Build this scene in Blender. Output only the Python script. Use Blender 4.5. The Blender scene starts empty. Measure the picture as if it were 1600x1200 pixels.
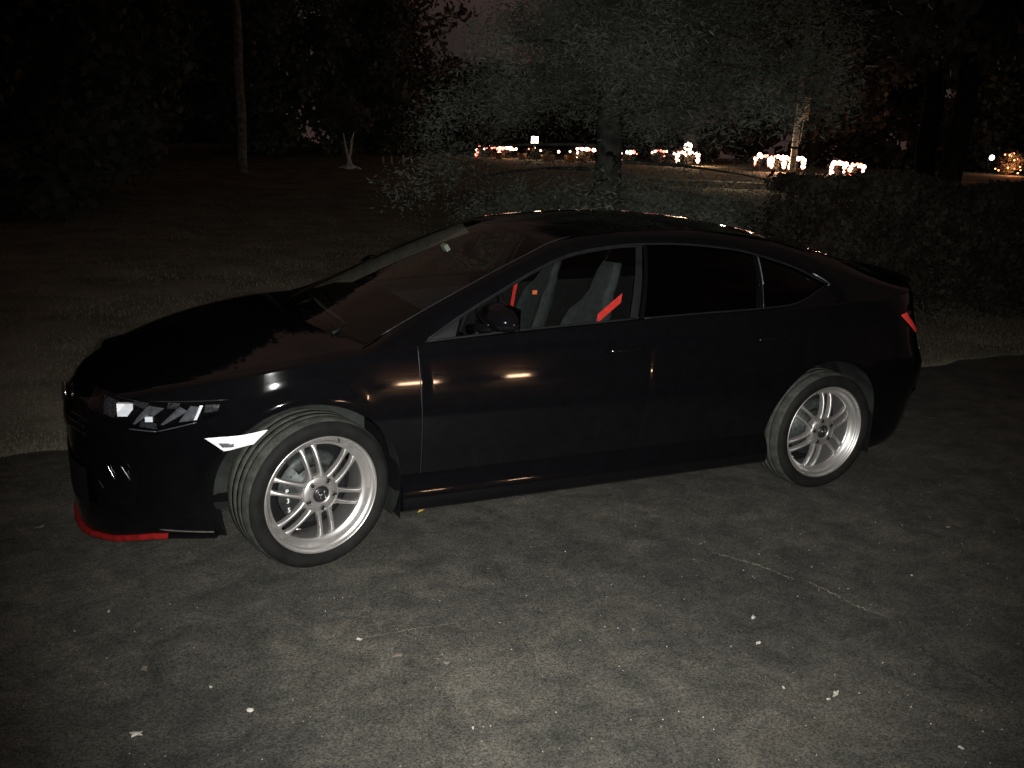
import bpy, bmesh, math, random
from mathutils import Vector, Matrix
PI = math.pi
random.seed(7)
S = bpy.context.scene
COL = S.collection

# ------------------------------------------------------------------ camera, sky, flash, exposure
CAM = Vector((3.3305, 4.1774, 1.7127))
PITCH, ROLL, YAW, FPX = 0.2653, 0.0376, -1.9986, 1345.86
fw = Vector((math.cos(YAW)*math.cos(PITCH), math.sin(YAW)*math.cos(PITCH), -math.sin(PITCH)))
rt0 = Vector((math.sin(YAW), -math.cos(YAW), 0)); up0 = rt0.cross(fw)
rt = rt0*math.cos(ROLL) + up0*math.sin(ROLL); up = up0*math.cos(ROLL) - rt0*math.sin(ROLL)
cd = bpy.data.cameras.new('camera'); cam = bpy.data.objects.new('camera', cd); COL.objects.link(cam)
cam.matrix_world = Matrix(((rt.x, up.x, -fw.x, CAM.x), (rt.y, up.y, -fw.y, CAM.y), (rt.z, up.z, -fw.z, CAM.z), (0, 0, 0, 1)))
cd.sensor_width = 36; cd.lens = FPX/1600*36; cd.clip_start = 0.05; cd.clip_end = 1000
S.camera = cam

w = bpy.data.worlds.new('World'); S.world = w; w.use_nodes = True
nt = w.node_tree; nt.nodes.clear()
wo = nt.nodes.new('ShaderNodeOutputWorld'); bg = nt.nodes.new('ShaderNodeBackground')
tc = nt.nodes.new('ShaderNodeTexCoord'); nz = nt.nodes.new('ShaderNodeTexNoise'); cr = nt.nodes.new('ShaderNodeValToRGB')
nz.inputs['Scale'].default_value = 2.6; nz.inputs['Detail'].default_value = 5; nz.inputs['Roughness'].default_value = .55
cr.color_ramp.elements[0].position = .30; cr.color_ramp.elements[0].color = (.010, .0075, .0075, 1)
cr.color_ramp.elements[1].position = .72; cr.color_ramp.elements[1].color = (.046, .026, .020, 1)
nt.links.new(tc.outputs['Generated'], nz.inputs['Vector']); nt.links.new(nz.outputs['Fac'], cr.inputs['Fac'])
vm = nt.nodes.new('ShaderNodeVectorMath'); vm.operation = 'DOT_PRODUCT'; vm.inputs[1].default_value = (-.45, -.89, 0)
mr_ = nt.nodes.new('ShaderNodeMapRange'); mr_.interpolation_type = 'SMOOTHSTEP'; mr_.inputs['From Min'].default_value = -.35; mr_.inputs['From Max'].default_value = .75; mr_.inputs['To Min'].default_value = .30
mxn = nt.nodes.new('ShaderNodeMix'); mxn.data_type = 'RGBA'; mxn.blend_type = 'MULTIPLY'; mxn.inputs[0].default_value = 1
nt.links.new(tc.outputs['Generated'], vm.inputs[0]); nt.links.new(vm.outputs['Value'], mr_.inputs['Value'])
nt.links.new(cr.outputs['Color'], mxn.inputs[6]); nt.links.new(mr_.outputs['Result'], mxn.inputs[7]); nt.links.new(mxn.outputs[2], bg.inputs['Color']); nt.links.new(bg.outputs[0], wo.inputs['Surface'])
bg.inputs['Strength'].default_value = 1.9

fl = bpy.data.lights.new('camera_flash', 'SPOT'); flo = bpy.data.objects.new('camera_flash', fl); COL.objects.link(flo)
fl.energy = 1130; fl.color = (1, .985, .95); fl.shadow_soft_size = .014; fl.spot_size = math.radians(79); fl.spot_blend = 1.0
fdir = (fw - up*.05 + rt*.035).normalized()
flo.location = CAM + rt*.02 + up*.012
flo.rotation_euler = fdir.to_track_quat('-Z', 'Y').to_euler()

S.view_settings.view_transform = 'Standard'; S.view_settings.look = 'None'
S.view_settings.gamma = 1; S.view_settings.exposure = 0; S.view_settings.use_curve_mapping = False

# ------------------------------------------------------------------ materials
def mat(name, col, rough=.6, metal=0., spec=.5, noise=0., nscale=20., bump=0., bscale=200., coat=0., col2=None, emis=None, es=0., detail=4):
    m = bpy.data.materials.new(name); m.use_nodes = True; t = m.node_tree; b = t.nodes['Principled BSDF']
    b.inputs['Base Color'].default_value = (*col, 1); b.inputs['Roughness'].default_value = rough; b.inputs['Metallic'].default_value = metal
    b.inputs['Specular IOR Level'].default_value = spec; b.inputs['Coat Weight'].default_value = coat; b.inputs['Coat Roughness'].default_value = .045
    if emis: b.inputs['Emission Color'].default_value = (*emis, 1); b.inputs['Emission Strength'].default_value = es
    tcn = t.nodes.new('ShaderNodeTexCoord')
    n = t.nodes.new('ShaderNodeTexNoise'); n.inputs['Scale'].default_value = nscale; n.inputs['Detail'].default_value = detail
    t.links.new(tcn.outputs['Object'], n.inputs['Vector'])
    r = t.nodes.new('ShaderNodeValToRGB')
    c2 = col2 if col2 else tuple(c*(1-noise) for c in col)
    r.color_ramp.elements[0].position = .35; r.color_ramp.elements[0].color = (*c2, 1)
    r.color_ramp.elements[1].position = .65; r.color_ramp.elements[1].color = (*[min(1, c*(1+noise*.6)) for c in col], 1)
    t.links.new(n.outputs['Fac'], r.inputs['Fac']); t.links.new(r.outputs['Color'], b.inputs['Base Color'])
    if bump:
        n2 = t.nodes.new('ShaderNodeTexNoise'); n2.inputs['Scale'].default_value = bscale; n2.inputs['Detail'].default_value = 3
        t.links.new(tcn.outputs['Object'], n2.inputs['Vector'])
        bp = t.nodes.new('ShaderNodeBump'); bp.inputs['Strength'].default_value = bump; bp.inputs['Distance'].default_value = .01
        t.links.new(n2.outputs['Fac'], bp.inputs['Height']); t.links.new(bp.outputs[0], b.inputs['Normal'])
    return m

def glass(name, tint, refl=1.0):
    m = bpy.data.materials.new(name); m.use_nodes = True; t = m.node_tree; t.nodes.clear()
    o = t.nodes.new('ShaderNodeOutputMaterial'); mx = t.nodes.new('ShaderNodeMixShader')
    tr = t.nodes.new('ShaderNodeBsdfTransparent'); tr.inputs[0].default_value = (*tint, 1)
    gl = t.nodes.new('ShaderNodeBsdfGlossy'); gl.inputs['Roughness'].default_value = .015; gl.inputs[0].default_value = (refl, refl, refl, 1)
    lw = t.nodes.new('ShaderNodeLayerWeight'); lw.inputs['Blend'].default_value = .5
    pw = t.nodes.new('ShaderNodeMath'); pw.operation = 'POWER'; pw.inputs[1].default_value = 5; t.links.new(lw.outputs['Facing'], pw.inputs[0])
    fr = t.nodes.new('ShaderNodeMath'); fr.operation = 'MULTIPLY_ADD'; fr.inputs[1].default_value = .94; fr.inputs[2].default_value = .055; t.links.new(pw.outputs[0], fr.inputs[0])
    t.links.new(fr.outputs[0], mx.inputs[0]); t.links.new(tr.outputs[0], mx.inputs[1]); t.links.new(gl.outputs[0], mx.inputs[2])
    t.links.new(mx.outputs[0], o.inputs[0]); return m

M = {}
M['paint'] = mat('black_paint', (.0022, .0022, .0027), .5, 0, .0, noise=.1, coat=.9)
M['gloss'] = mat('gloss_black_plastic', (.0026, .0026, .003), .08, 0, .4, noise=.1)
M['seam'] = mat('seam_edge', (.020, .020, .021), .4, .2, noise=.2, spec=0.3)
M['liner'] = mat('wheel_liner', (.020, .023, .021), .85, noise=.4, nscale=9, bump=.3, bscale=120, spec=0.12)
M['rubber'] = mat('tyre_rubber', (.0075, .0075, .007), .75, noise=.35, nscale=14, bump=.15, bscale=150, spec=0.15)
M['tread'] = mat('tyre_tread', (.046, .048, .042), .85, noise=.35, nscale=24, bump=.4, bscale=90, spec=0.15)
M['plastic'] = mat('dark_trim_plastic', (.006, .006, .0065), .6, noise=.3, spec=0.15)
M['frame'] = mat('window_frame', (.0065, .007, .0075), .6, noise=.3, spec=0.15)
M['silver'] = mat('silver_alloy', (.50, .485, .47), .40, .85, noise=.10, nscale=7)
M['silver_edge'] = mat('machined_alloy', (.80, .79, .77), .22, .9, noise=.06)
M['iron'] = mat('brake_iron', (.035, .040, .038), .5, .5, noise=.4, nscale=40, spec=0.3)
M['dark'] = mat('dark_cap', (.012, .012, .013), .3, noise=.2)
M['white'] = mat('white_paint', (.75, .75, .72), .5, noise=.1)
M['red'] = mat('red_lip', (.19, .009, .008), .45, noise=.35, nscale=30, spec=0.25)
M['belt'] = mat('red_webbing', (.60, .030, .024), .7, noise=.15, nscale=60, spec=0.2)
M['orange'] = mat('orange_tab', (.85, .16, .05), .6, noise=.1)
M['seat'] = mat('seat_fabric', (.033, .036, .036), .9, noise=.2, nscale=30, bump=.2, bscale=300, spec=0.1)
M['interior'] = mat('interior_plastic', (.0045, .0045, .005), .7, noise=.3, spec=0.15)
M['chrome'] = mat('chrome', (.75, .75, .76), .12, 1, noise=.03)
M['reflector'] = mat('lamp_reflector', (.12, .122, .128), .3, .3, noise=.3, nscale=50)
M['lampwhite'] = mat('lamp_diffuser', (.92, .92, .93), .35, noise=.08, nscale=60)
M['marker'] = mat('marker_reflector', (.93, .94, .95), .3, noise=.25, nscale=70)
M['dimchrome'] = mat('dim_reflector', (.045, .045, .048), .25, .3, noise=.6, nscale=90)
M['glinttrim'] = mat('trim_glint', (.16, .16, .17), .35, .5, noise=.1)  # pale colour for reflections painted onto black trim
M['taillens'] = mat('red_lens', (.95, .06, .05), .3, noise=.15, nscale=60)
M['glass'] = glass('clear_glass', (.80, .84, .82))
M['wsglass'] = glass('windscreen_glass', (.70, .72, .66))
M['tint'] = glass('privacy_glass', (.16, .17, .18))
M['lens'] = glass('lamp_lens', (.85, .87, .9))
M['tag'] = mat('tag_plastic', (.34, .46, .38), .5, noise=.1)
M['bark'] = mat('pine_bark', (.055, .058, .049), .9, noise=.5, nscale=9, bump=.8, bscale=25, spec=0.1)
M['bark2'] = mat('grey_bark', (.20, .19, .165), .9, noise=.5, nscale=6, bump=.8, bscale=20, spec=0.1)
M['trimgrey'] = mat('pillar_fabric', (.075, .068, .062), .9, noise=.2, spec=.1)
M['darkbark'] = mat('dark_bark', (.022, .020, .016), .95, noise=.5, nscale=9, spec=.05)
M['birch'] = mat('pale_bark', (.75, .73, .68), .8, noise=.4, nscale=8)
M['needle'] = mat('pine_needles', (.128, .140, .112), .7, noise=.6, nscale=1.6, spec=0.12)
M['evergreen'] = mat('evergreen_foliage', (.10, .108, .092), .8, noise=.5, nscale=1.2, spec=0.1)
M['leaf'] = mat('broad_leaves', (.115, .10, .085), .6, noise=.6, nscale=1.5, spec=0.12)
M['hedge'] = mat('hedge_leaves', (.055, .048, .036), .75, noise=.6, nscale=3, spec=0.12)
M['wood'] = mat('weathered_pole', (.34, .33, .31), .85, noise=.45, nscale=3)
M['stone'] = mat('pale_concrete', (.50, .45, .37), .9, noise=.3, nscale=4)
M['amber'] = mat('terracotta', (.40, .20, .09), .8, noise=.3)
M['warm'] = mat('warm_bulb', (1, .7, .4), .5, emis=(1, .56, .42), es=10)
M['warmred'] = mat('red_bulb', (1, .2, .1), .5, emis=(1, .20, .13), es=6)
M['lampglow'] = mat('lamp_glow', (1, .8, .6), .5, emis=(1, .72, .46), es=22)
M['porchglow'] = mat('porch_glow', (1, .8, .6), .5, emis=(1, .60, .36), es=70)
M['porchdim'] = mat('porch_glow_dim', (1, .8, .6), .5, emis=(1, .60, .36), es=75)
M['coolglow'] = mat('cool_glow', (.8, .9, 1), .5, emis=(.80, .93, 1), es=14)
M['orangebulb'] = mat('orange_bulb', (1, .4, .1), .5, emis=(1, .36, .12), es=9)
M['wire'] = mat('green_wire', (.02, .03, .02), .7)
M['chip'] = mat('pale_leaf', (.46, .43, .37), .8, noise=.3, nscale=60)
M['yleaf'] = mat('yellow_leaf', (.62, .36, .07), .7, noise=.3, nscale=60)
M['brownleaf'] = mat('brown_leaf', (.15, .12, .09), .8, noise=.3, nscale=60)
M['black'] = mat('black_debris', (.006, .006, .006), .9)

def asphalt():
    m = bpy.data.materials.new('asphalt'); m.use_nodes = True; t = m.node_tree; b = t.nodes['Principled BSDF']
    L = t.links; N = t.nodes.new
    tcn = N('ShaderNodeTexCoord')
    def noise(sc, det, ro=.6, vec=None, dist=0):
        n = N('ShaderNodeTexNoise'); n.inputs['Scale'].default_value = sc; n.inputs['Detail'].default_value = det; n.inputs['Roughness'].default_value = ro
        n.inputs['Distortion'].default_value = dist
        L.new(vec or tcn.outputs['Object'], n.inputs['Vector']); return n.outputs['Fac']
    def ramp(f, a, ca, c, cc):
        r = N('ShaderNodeValToRGB'); e = r.color_ramp.elements
        e[0].position = a; e[0].color = (*ca, 1); e[1].position = c; e[1].color = (*cc, 1); L.new(f, r.inputs['Fac']); return r.outputs['Color']
    def mix(k, f, a, c, mode='MIX'):
        x = N('ShaderNodeMix'); x.data_type = 'RGBA'; x.blend_type = mode
        if isinstance(f, float): x.inputs[0].default_value = f
        else: L.new(f, x.inputs[0])
        L.new(a, x.inputs[6])
        if isinstance(c, tuple): x.inputs[7].default_value = (*c, 1)
        else: L.new(c, x.inputs[7])
        return x.outputs[2]
    base = ramp(noise(.9, 5, .6, dist=.4), .3, (.031, .033, .032), .72, (.076, .074, .068))
    med = ramp(noise(5.5, 6, .72, dist=.8), .30, (.46, .50, .48), .70, (1.56, 1.50, 1.42))
    c = mix(0, 1., base, med, 'MULTIPLY')
    # streaks along the parking direction
    mp = N('ShaderNodeMapping'); mp.inputs['Scale'].default_value = (.9, 9, 1); mp.inputs['Rotation'].default_value = (0, 0, math.radians(12)); L.new(tcn.outputs['Object'], mp.inputs['Vector'])
    st = ramp(noise(1.6, 4, .6, mp.outputs[0], .5), .35, (.88, .9, .9), .7, (1.12, 1.10, 1.06))
    c = mix(0, 1., c, st, 'MULTIPLY')
    fine = ramp(noise(120, 4, .85), .36, (.22, .23, .24), .66, (1.9, 1.8, 1.68))
    c = mix(0, 1., c, fine, 'MULTIPLY')
    # pale worn aggregate clusters
    v = N('ShaderNodeTexVoronoi'); v.inputs['Scale'].default_value = 26; L.new(tcn.outputs['Object'], v.inputs['Vector'])
    sp = ramp(v.outputs['Distance'], .05, (1, 1, 1), .12, (0, 0, 0))
    cl = ramp(noise(1.7, 3), .56, (0, 0, 0), .72, (.55, .55, .55))
    f = mix(0, 1., sp, cl, 'MULTIPLY')
    c = mix(0, f, c, (.30, .28, .24))
    bl = ramp(noise(2.6, 7, .75, dist=1.2), .63, (0, 0, 0), .74, (.5, .5, .5))
    c = mix(0, bl, c, (.15, .14, .12))
    L.new(c, b.inputs['Base Color'])
    b.inputs['Roughness'].default_value = .8; b.inputs['Specular IOR Level'].default_value = .35
    bp = N('ShaderNodeBump'); bp.inputs['Strength'].default_value = .55; bp.inputs['Distance'].default_value = .006
    L.new(noise(140, 4, .7), bp.inputs['Height'])
    bp2 = N('ShaderNodeBump'); bp2.inputs['Strength'].default_value = .4; bp2.inputs['Distance'].default_value = .012
    L.new(noise(9, 4, .6), bp2.inputs['Height']); L.new(bp.outputs[0], bp2.inputs['Normal']); L.new(bp2.outputs[0], b.inputs['Normal'])
    return m
M['asphalt'] = asphalt()
M['lawn'] = mat('lawn_soil', (.21, .192, .15), .95, noise=.4, nscale=1.3, bump=.8, bscale=30, detail=8, spec=0.1)
M['grass'] = mat('grass_blades', (.115, .107, .078), .8, noise=.4, nscale=.7, detail=6, spec=0.12)
M['road'] = mat('far_road', (.20, .18, .15), .9, noise=.2, nscale=.6)

# ------------------------------------------------------------------ helpers
def tag(o, label=None, cat=None, group=None, kind=None):
    if label: o['label'] = label
    if cat: o['category'] = cat
    if group: o['group'] = group
    if kind: o['kind'] = kind
    return o
def empty(name, loc=(0, 0, 0), rz=0, label=None, cat=None, group=None):
    o = bpy.data.objects.new(name, None); COL.objects.link(o); o.location = loc; o.rotation_euler = (0, 0, rz); o.empty_display_size = .1
    return tag(o, label, cat, group)
def link(name, me, parent=None, loc=(0, 0, 0), rot=(0, 0, 0)):
    o = bpy.data.objects.new(name, me); COL.objects.link(o); o.location = loc; o.rotation_euler = rot
    if parent: o.parent = parent
    return o
def mesh(name, V, F, mats, parent=None, smooth=True, loc=(0, 0, 0), rot=(0, 0, 0), idx=None):
    me = bpy.data.meshes.new(name); me.from_pydata([tuple(v) for v in V], [], F)
    for m in (mats if isinstance(mats, (list, tuple)) else [mats]): me.materials.append(M[m])
    me.polygons.foreach_set('use_smooth', [smooth]*len(me.polygons))
    if idx: me.polygons.foreach_set('material_index', idx)
    me.update(); return link(name, me, parent, loc, rot)
class MB:
    def __init__(s): s.V = []; s.F = []; s.I = []; s.mi = 0
    def add(s, V, F):
        n = len(s.V); s.V += [tuple(v) for v in V]; s.F += [tuple(i+n for i in f) for f in F]; s.I += [s.mi]*len(F)
    def box(s, c, d, R=None):
        V = []
        for x in (-.5, .5):
            for y in (-.5, .5):
                for z in (-.5, .5):
                    v = Vector((x*d[0], y*d[1], z*d[2]))
                    if R: v = R @ v
                    V.append(v+Vector(c))
        s.add(V, [(0, 1, 3, 2), (4, 6, 7, 5), (0, 4, 5, 1), (2, 3, 7, 6), (0, 2, 6, 4), (1, 5, 7, 3)])
    def grid(s, rows, closed=False):
        n = len(rows[0]); V = [p for r in rows for p in r]; F = []
        for i in range(len(rows)-1):
            for j in range(n if closed else n-1):
                k = (j+1) % n; F.append((i*n+j, i*n+k, (i+1)*n+k, (i+1)*n+j))
        s.add(V, F)
    def tube(s, pts, rad, n=8, caps=True):
        pts = [Vector(p) for p in pts]; rads = rad if isinstance(rad, (list, tuple)) else [rad]*len(pts); rows = []
        prev = None
        for i, p in enumerate(pts):
            d = (pts[min(i+1, len(pts)-1)]-pts[max(i-1, 0)]).normalized()
            a = prev if prev else (Vector((0, 0, 1)) if abs(d.z) < .9 else Vector((1, 0, 0)))
            u = (a - d*a.dot(d)).normalized(); v = d.cross(u); prev = u
            rows.append([p+(u*math.cos(2*PI*k/n)+v*math.sin(2*PI*k/n))*rads[i] for k in range(n)])
        b = len(s.V); s.grid(rows, True)
        if caps: s.F += [tuple(b+k for k in range(n))[::-1], tuple(b+(len(pts)-1)*n+k for k in range(n))]; s.I += [s.mi]*2
    def lathe(s, prof, n=48, c=(0, 0, 0)):   # axis = y ; prof (r, y)
        rows = [[(c[0]+r*math.cos(2*PI*k/n), c[1]+y, c[2]+r*math.sin(2*PI*k/n)) for k in range(n)] for r, y in prof]
        s.grid(rows, True)
    def lathez(s, prof, n=24, c=(0, 0, 0)):
        rows = [[(c[0]+r*math.cos(2*PI*k/n), c[1]+r*math.sin(2*PI*k/n), c[2]+z) for k in range(n)] for r, z in prof]
        s.grid(rows, True)
    def ball(s, c, r, n=8, m=6):
        s.lathez([(max(1e-4, r*math.sin(PI*i/m)), -r*math.cos(PI*i/m)) for i in range(m+1)], n, c)
    def build(s, name, mats, parent=None, smooth=True, loc=(0, 0, 0), rot=(0, 0, 0)):
        return mesh(name, s.V, s.F, mats, parent, smooth, loc, rot, s.I if isinstance(mats, (list, tuple)) else None)
def interp(T, x):
    if x <= T[0][0]: return T[0][1]
    for (a, va), (b, vb) in zip(T, T[1:]):
        if x <= b:
            return va+(vb-va)*(x-a)/(b-a)
    return T[-1][1]
def smooth_interp(T, x):
    n = len(T)
    if x <= T[0][0]: return T[0][1]
    if x >= T[-1][0]: return T[-1][1]
    for i in range(n-1):
        if x <= T[i+1][0]:
            x0, y0 = T[i]; x1, y1 = T[i+1]; h = x1-x0
            m0 = (y1-T[i-1][1])/(x1-T[i-1][0]) if i > 0 else (y1-y0)/h
            m1 = (T[i+2][1]-y0)/(T[i+2][0]-x0) if i < n-2 else (y1-y0)/h
            t = (x-x0)/h
            return (2*t**3-3*t*t+1)*y0+(t**3-2*t*t+t)*h*m0+(-2*t**3+3*t*t)*y1+(t**3-t*t)*h*m1
def curve(P, n):   # Catmull-Rom through 3-D points
    P = [Vector(p) for p in P]; d = [0]
    for a, b in zip(P, P[1:]): d.append(d[-1]+(b-a).length)
    T = [[(d[i], P[i][k]) for i in range(len(P))] for k in range(3)]
    return [Vector([smooth_interp(T[k], d[-1]*i/(n-1)) for k in range(3)]) for i in range(n)]
def text_mesh(body, size, ext, name):
    c = bpy.data.curves.new(name+'_curve', 'FONT'); c.body = body; c.size = size; c.extrude = ext; c.align_x = 'CENTER'; c.align_y = 'CENTER'
    o = bpy.data.objects.new(name, c); COL.objects.link(o)
    dg = bpy.context.evaluated_depsgraph_get(); me = bpy.data.meshes.new_from_object(o.evaluated_get(dg))
    bpy.data.objects.remove(o); bpy.data.curves.remove(c); me.materials.clear(); return me

# ------------------------------------------------------------------ ground
def ss(a, b, x):
    t = min(1, max(0, (x-a)/(b-a))); return t*t*(3-2*t)
def terrain(x, y):
    d = math.hypot(x-3.33, y-4.18)
    if y > 2: d = 0
    return 1.45*ss(16, 52, d) + (0.02*math.sin(x*.9)*math.sin(y*.7) if d > 14 else 0) - .004
def ground():
    xs = [-400, -250, -160, -110]+[-80+i*2 for i in range(61)]+[60, 100, 180, 300]
    ys = [-400, -250, -160, -110]+[-84+i*2 for i in range(42)]+[-.9, 2, 8, 20, 60, 150, 300]
    rows = [[(x, y, terrain(x, y)) for x in xs] for y in sorted(ys)]
    b = MB(); b.grid(rows); tag(b.build('ground', 'lawn'), kind='structure')
ground()
def edge_y(x): return -.98 + .05*math.sin(x*1.7)+.03*math.sin(x*4.1+1)+.018*math.sin(x*11)-.02*(2.5-x)
b = MB()
xs = [-14+i*.1 for i in range(260)]
b.grid([[(x, edge_y(x), .006) for x in xs], [(x, edge_y(x)+.12, .012) for x in xs], [(x, 0, .014) for x in xs], [(x, 3, .014) for x in xs], [(x, 9, .014) for x in xs]])
tag(b.build('driveway', 'asphalt'), kind='structure')
GZ = .014
# far road strip, seen as a pale band between pine and hedge
b = MB(); L1 = [(-13.6, -24.6), (-15.5, -23.0), (-18.2, -20.9), (-24, -16.5)]
rows = []
for k in range(2):
    rows.append([(x-(k*1.0), y-(k*1.1), terrain(x-k*1.0, y-k*1.1)+.03+k*.10) for x, y in L1])
b.grid(rows); tag(b.build('far_road', 'road'), kind='structure')

def grass():
    rnd = random.Random(3); V = []; F = []
    def blade(x, y, z, h):
        a = rnd.uniform(0, 2*PI); wd = rnd.uniform(.0025, .0045)*(1+max(0, -1-y)*.12); lx, ly = rnd.gauss(0, .35)*h, rnd.gauss(0, .35)*h
        n = len(V); V.extend([(x-wd*math.cos(a), y-wd*math.sin(a), z), (x+wd*math.cos(a), y+wd*math.sin(a), z), (x+lx, y+ly, z+h)]); F.append((n, n+1, n+2))
    for i in range(170000):
        x = rnd.uniform(-9, 8); t = rnd.random()**1.7; y = -.98-t*21
        if i % 14 == 0: y = edge_y(x)+rnd.gauss(0, .05)-.03
        if y > edge_y(x)+.02: y = edge_y(x)-.01
        blade(x, y, terrain(x, y), rnd.uniform(.012, .040)*(1+.4*t))
    tag(mesh('grass', V, F, 'grass', smooth=False), kind='stuff', cat='grass', label='short olive grass growing beyond the far edge of the driveway')
grass()

# cracks in the asphalt
def crack(pts, wd, m, z):
    rnd = random.Random(len(pts)); P = curve([(x, y, 0) for x, y in pts], 60); b = MB(); A = []; B = []
    for i, p in enumerate(P):
        d = (P[min(i+1, 59)]-P[max(i-1, 0)]).normalized(); nrm = Vector((-d.y, d.x, 0)); k = wd*rnd.uniform(.3, 1.3)*math.sin(PI*(i+.5)/60)**.4; j = nrm*rnd.gauss(0, wd*.8)
        A.append(p+nrm*k+j+Vector((0, 0, z))); B.append(p-nrm*k+j+Vector((0, 0, z)))
    b.grid([A, B]); tag(b.build('driveway_crack', m, smooth=False), kind='structure')
M['crackpale'] = mat('crack_grit', (.19, .17, .13), .9, noise=.6, nscale=30)
M['crackdark'] = mat('crack_gap', (.020, .019, .016), .9, noise=.5, nscale=30)
crack([(1.04, 1.36), (.93, 1.53), (.86, 1.70)], .004, 'crackpale', GZ+.004)
crack([(.83, 1.72), (.79, 1.86), (.78, 1.96), (.72, 2.08)], .005, 'crackpale', GZ+.004)
crack([(.78, 2.24), (.80, 2.34), (.74, 2.46), (.76, 2.62)], .012, 'crackdark', GZ+.004)
crack([(2.67, 1.50), (2.5, 1.505), (2.3, 1.52)], .0015, 'crackpale', GZ+.004)

# ------------------------------------------------------------------ the car
CAR = empty('car', (0, 0, 0), 0, 'black four-door sedan parked on the asphalt driveway, silver split-spoke wheels and red front lip', 'car')
WB = 2.70
PLAN = [(-1.02, 0), (-1.015, .16), (-1.0, .34), (-.965, .52), (-.90, .66), (-.80, .765), (-.65, .835), (-.4, .875), (0, .893), (.6, .89), (1.4, .888), (2.2, .885), (2.7, .888), (2.9, .872), (3.05, .838), (3.2, .778), (3.33, .700), (3.44, .600), (3.53, .47), (3.585, .33), (3.61, .17), (3.62, 0)]
def plan(X): return max(0, smooth_interp(PLAN, X))
INS = [(.14, .085), (.17, .06), (.20, .042), (.24, .036), (.30, .034), (.38, .028), (.46, .016), (.54, .005), (.61, 0), (.66, .003), (.71, .010), (.78, .024), (.86, .042), (.93, .060), (1.0, .082), (1.06, .12)]
KF = [(.14, .985), (.22, 1.0), (.45, 1.0), (.58, .985), (.66, .955), (.72, .92), (.78, .88), (.9, .80)]
KR = [(.14, .88), (.3, .95), (.5, 1.0), (.64, 1.0), (.72, .95), (.9, .91), (1.02, .925), (1.12, .94)]
ZSH = [(-1.02, 1.075), (-.9, 1.055), (-.6, 1.03), (-.3, 1.015), (0, 1.0), (.44, .99), (1.15, .972), (1.8, .945), (2.2, .918), (2.45, .892), (2.7, .868), (3.0, .825), (3.2, .785), (3.35, .745), (3.5, .695), (3.58, .665), (3.62, .65)]
ZC = [(-1.02, 1.10), (-.95, 1.115), (-.62, 1.10), (-.4, .95), (2.35, .90), (2.5, .925), (2.7, .912), (3.0, .872), (3.2, .825), (3.35, .778), (3.5, .715), (3.58, .675), (3.62, .655)]
def kx(X, z):
    if X > 2.7: return 2.7+(X-2.7)*interp(KF, z)
    if X < 0: return X*interp(KR, z)
    return X
def side(Xp, z, off=0.):     # a point on the body side: plan station Xp, height z
    y = plan(Xp); ins = smooth_interp(INS, z)
    for wx in (0, WB):
        rr = math.hypot(Xp-wx, z-.335)
        if z > .3 and rr < .6: y += (.017 if wx > 1 else .006)*math.exp(-((rr-.395)/.042)**2)*min(1, (z-.3)/.1)*(ss(2.35, 2.75, Xp) if wx > 1 else 1)
    return Vector((kx(Xp, z), max(0, y-ins*min(1, y/.5))+off, z))
def side_n(Xp, z):
    a = side(Xp+.01, z)-side(Xp-.01, z); c = side(Xp, z+.012)-side(Xp, z-.012); n = c.cross(a)
    n.normalize(); return n if n.y > 0 else -n
def side_off(Xp, z, o): return side(Xp, z)+side_n(Xp, z)*o

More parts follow.
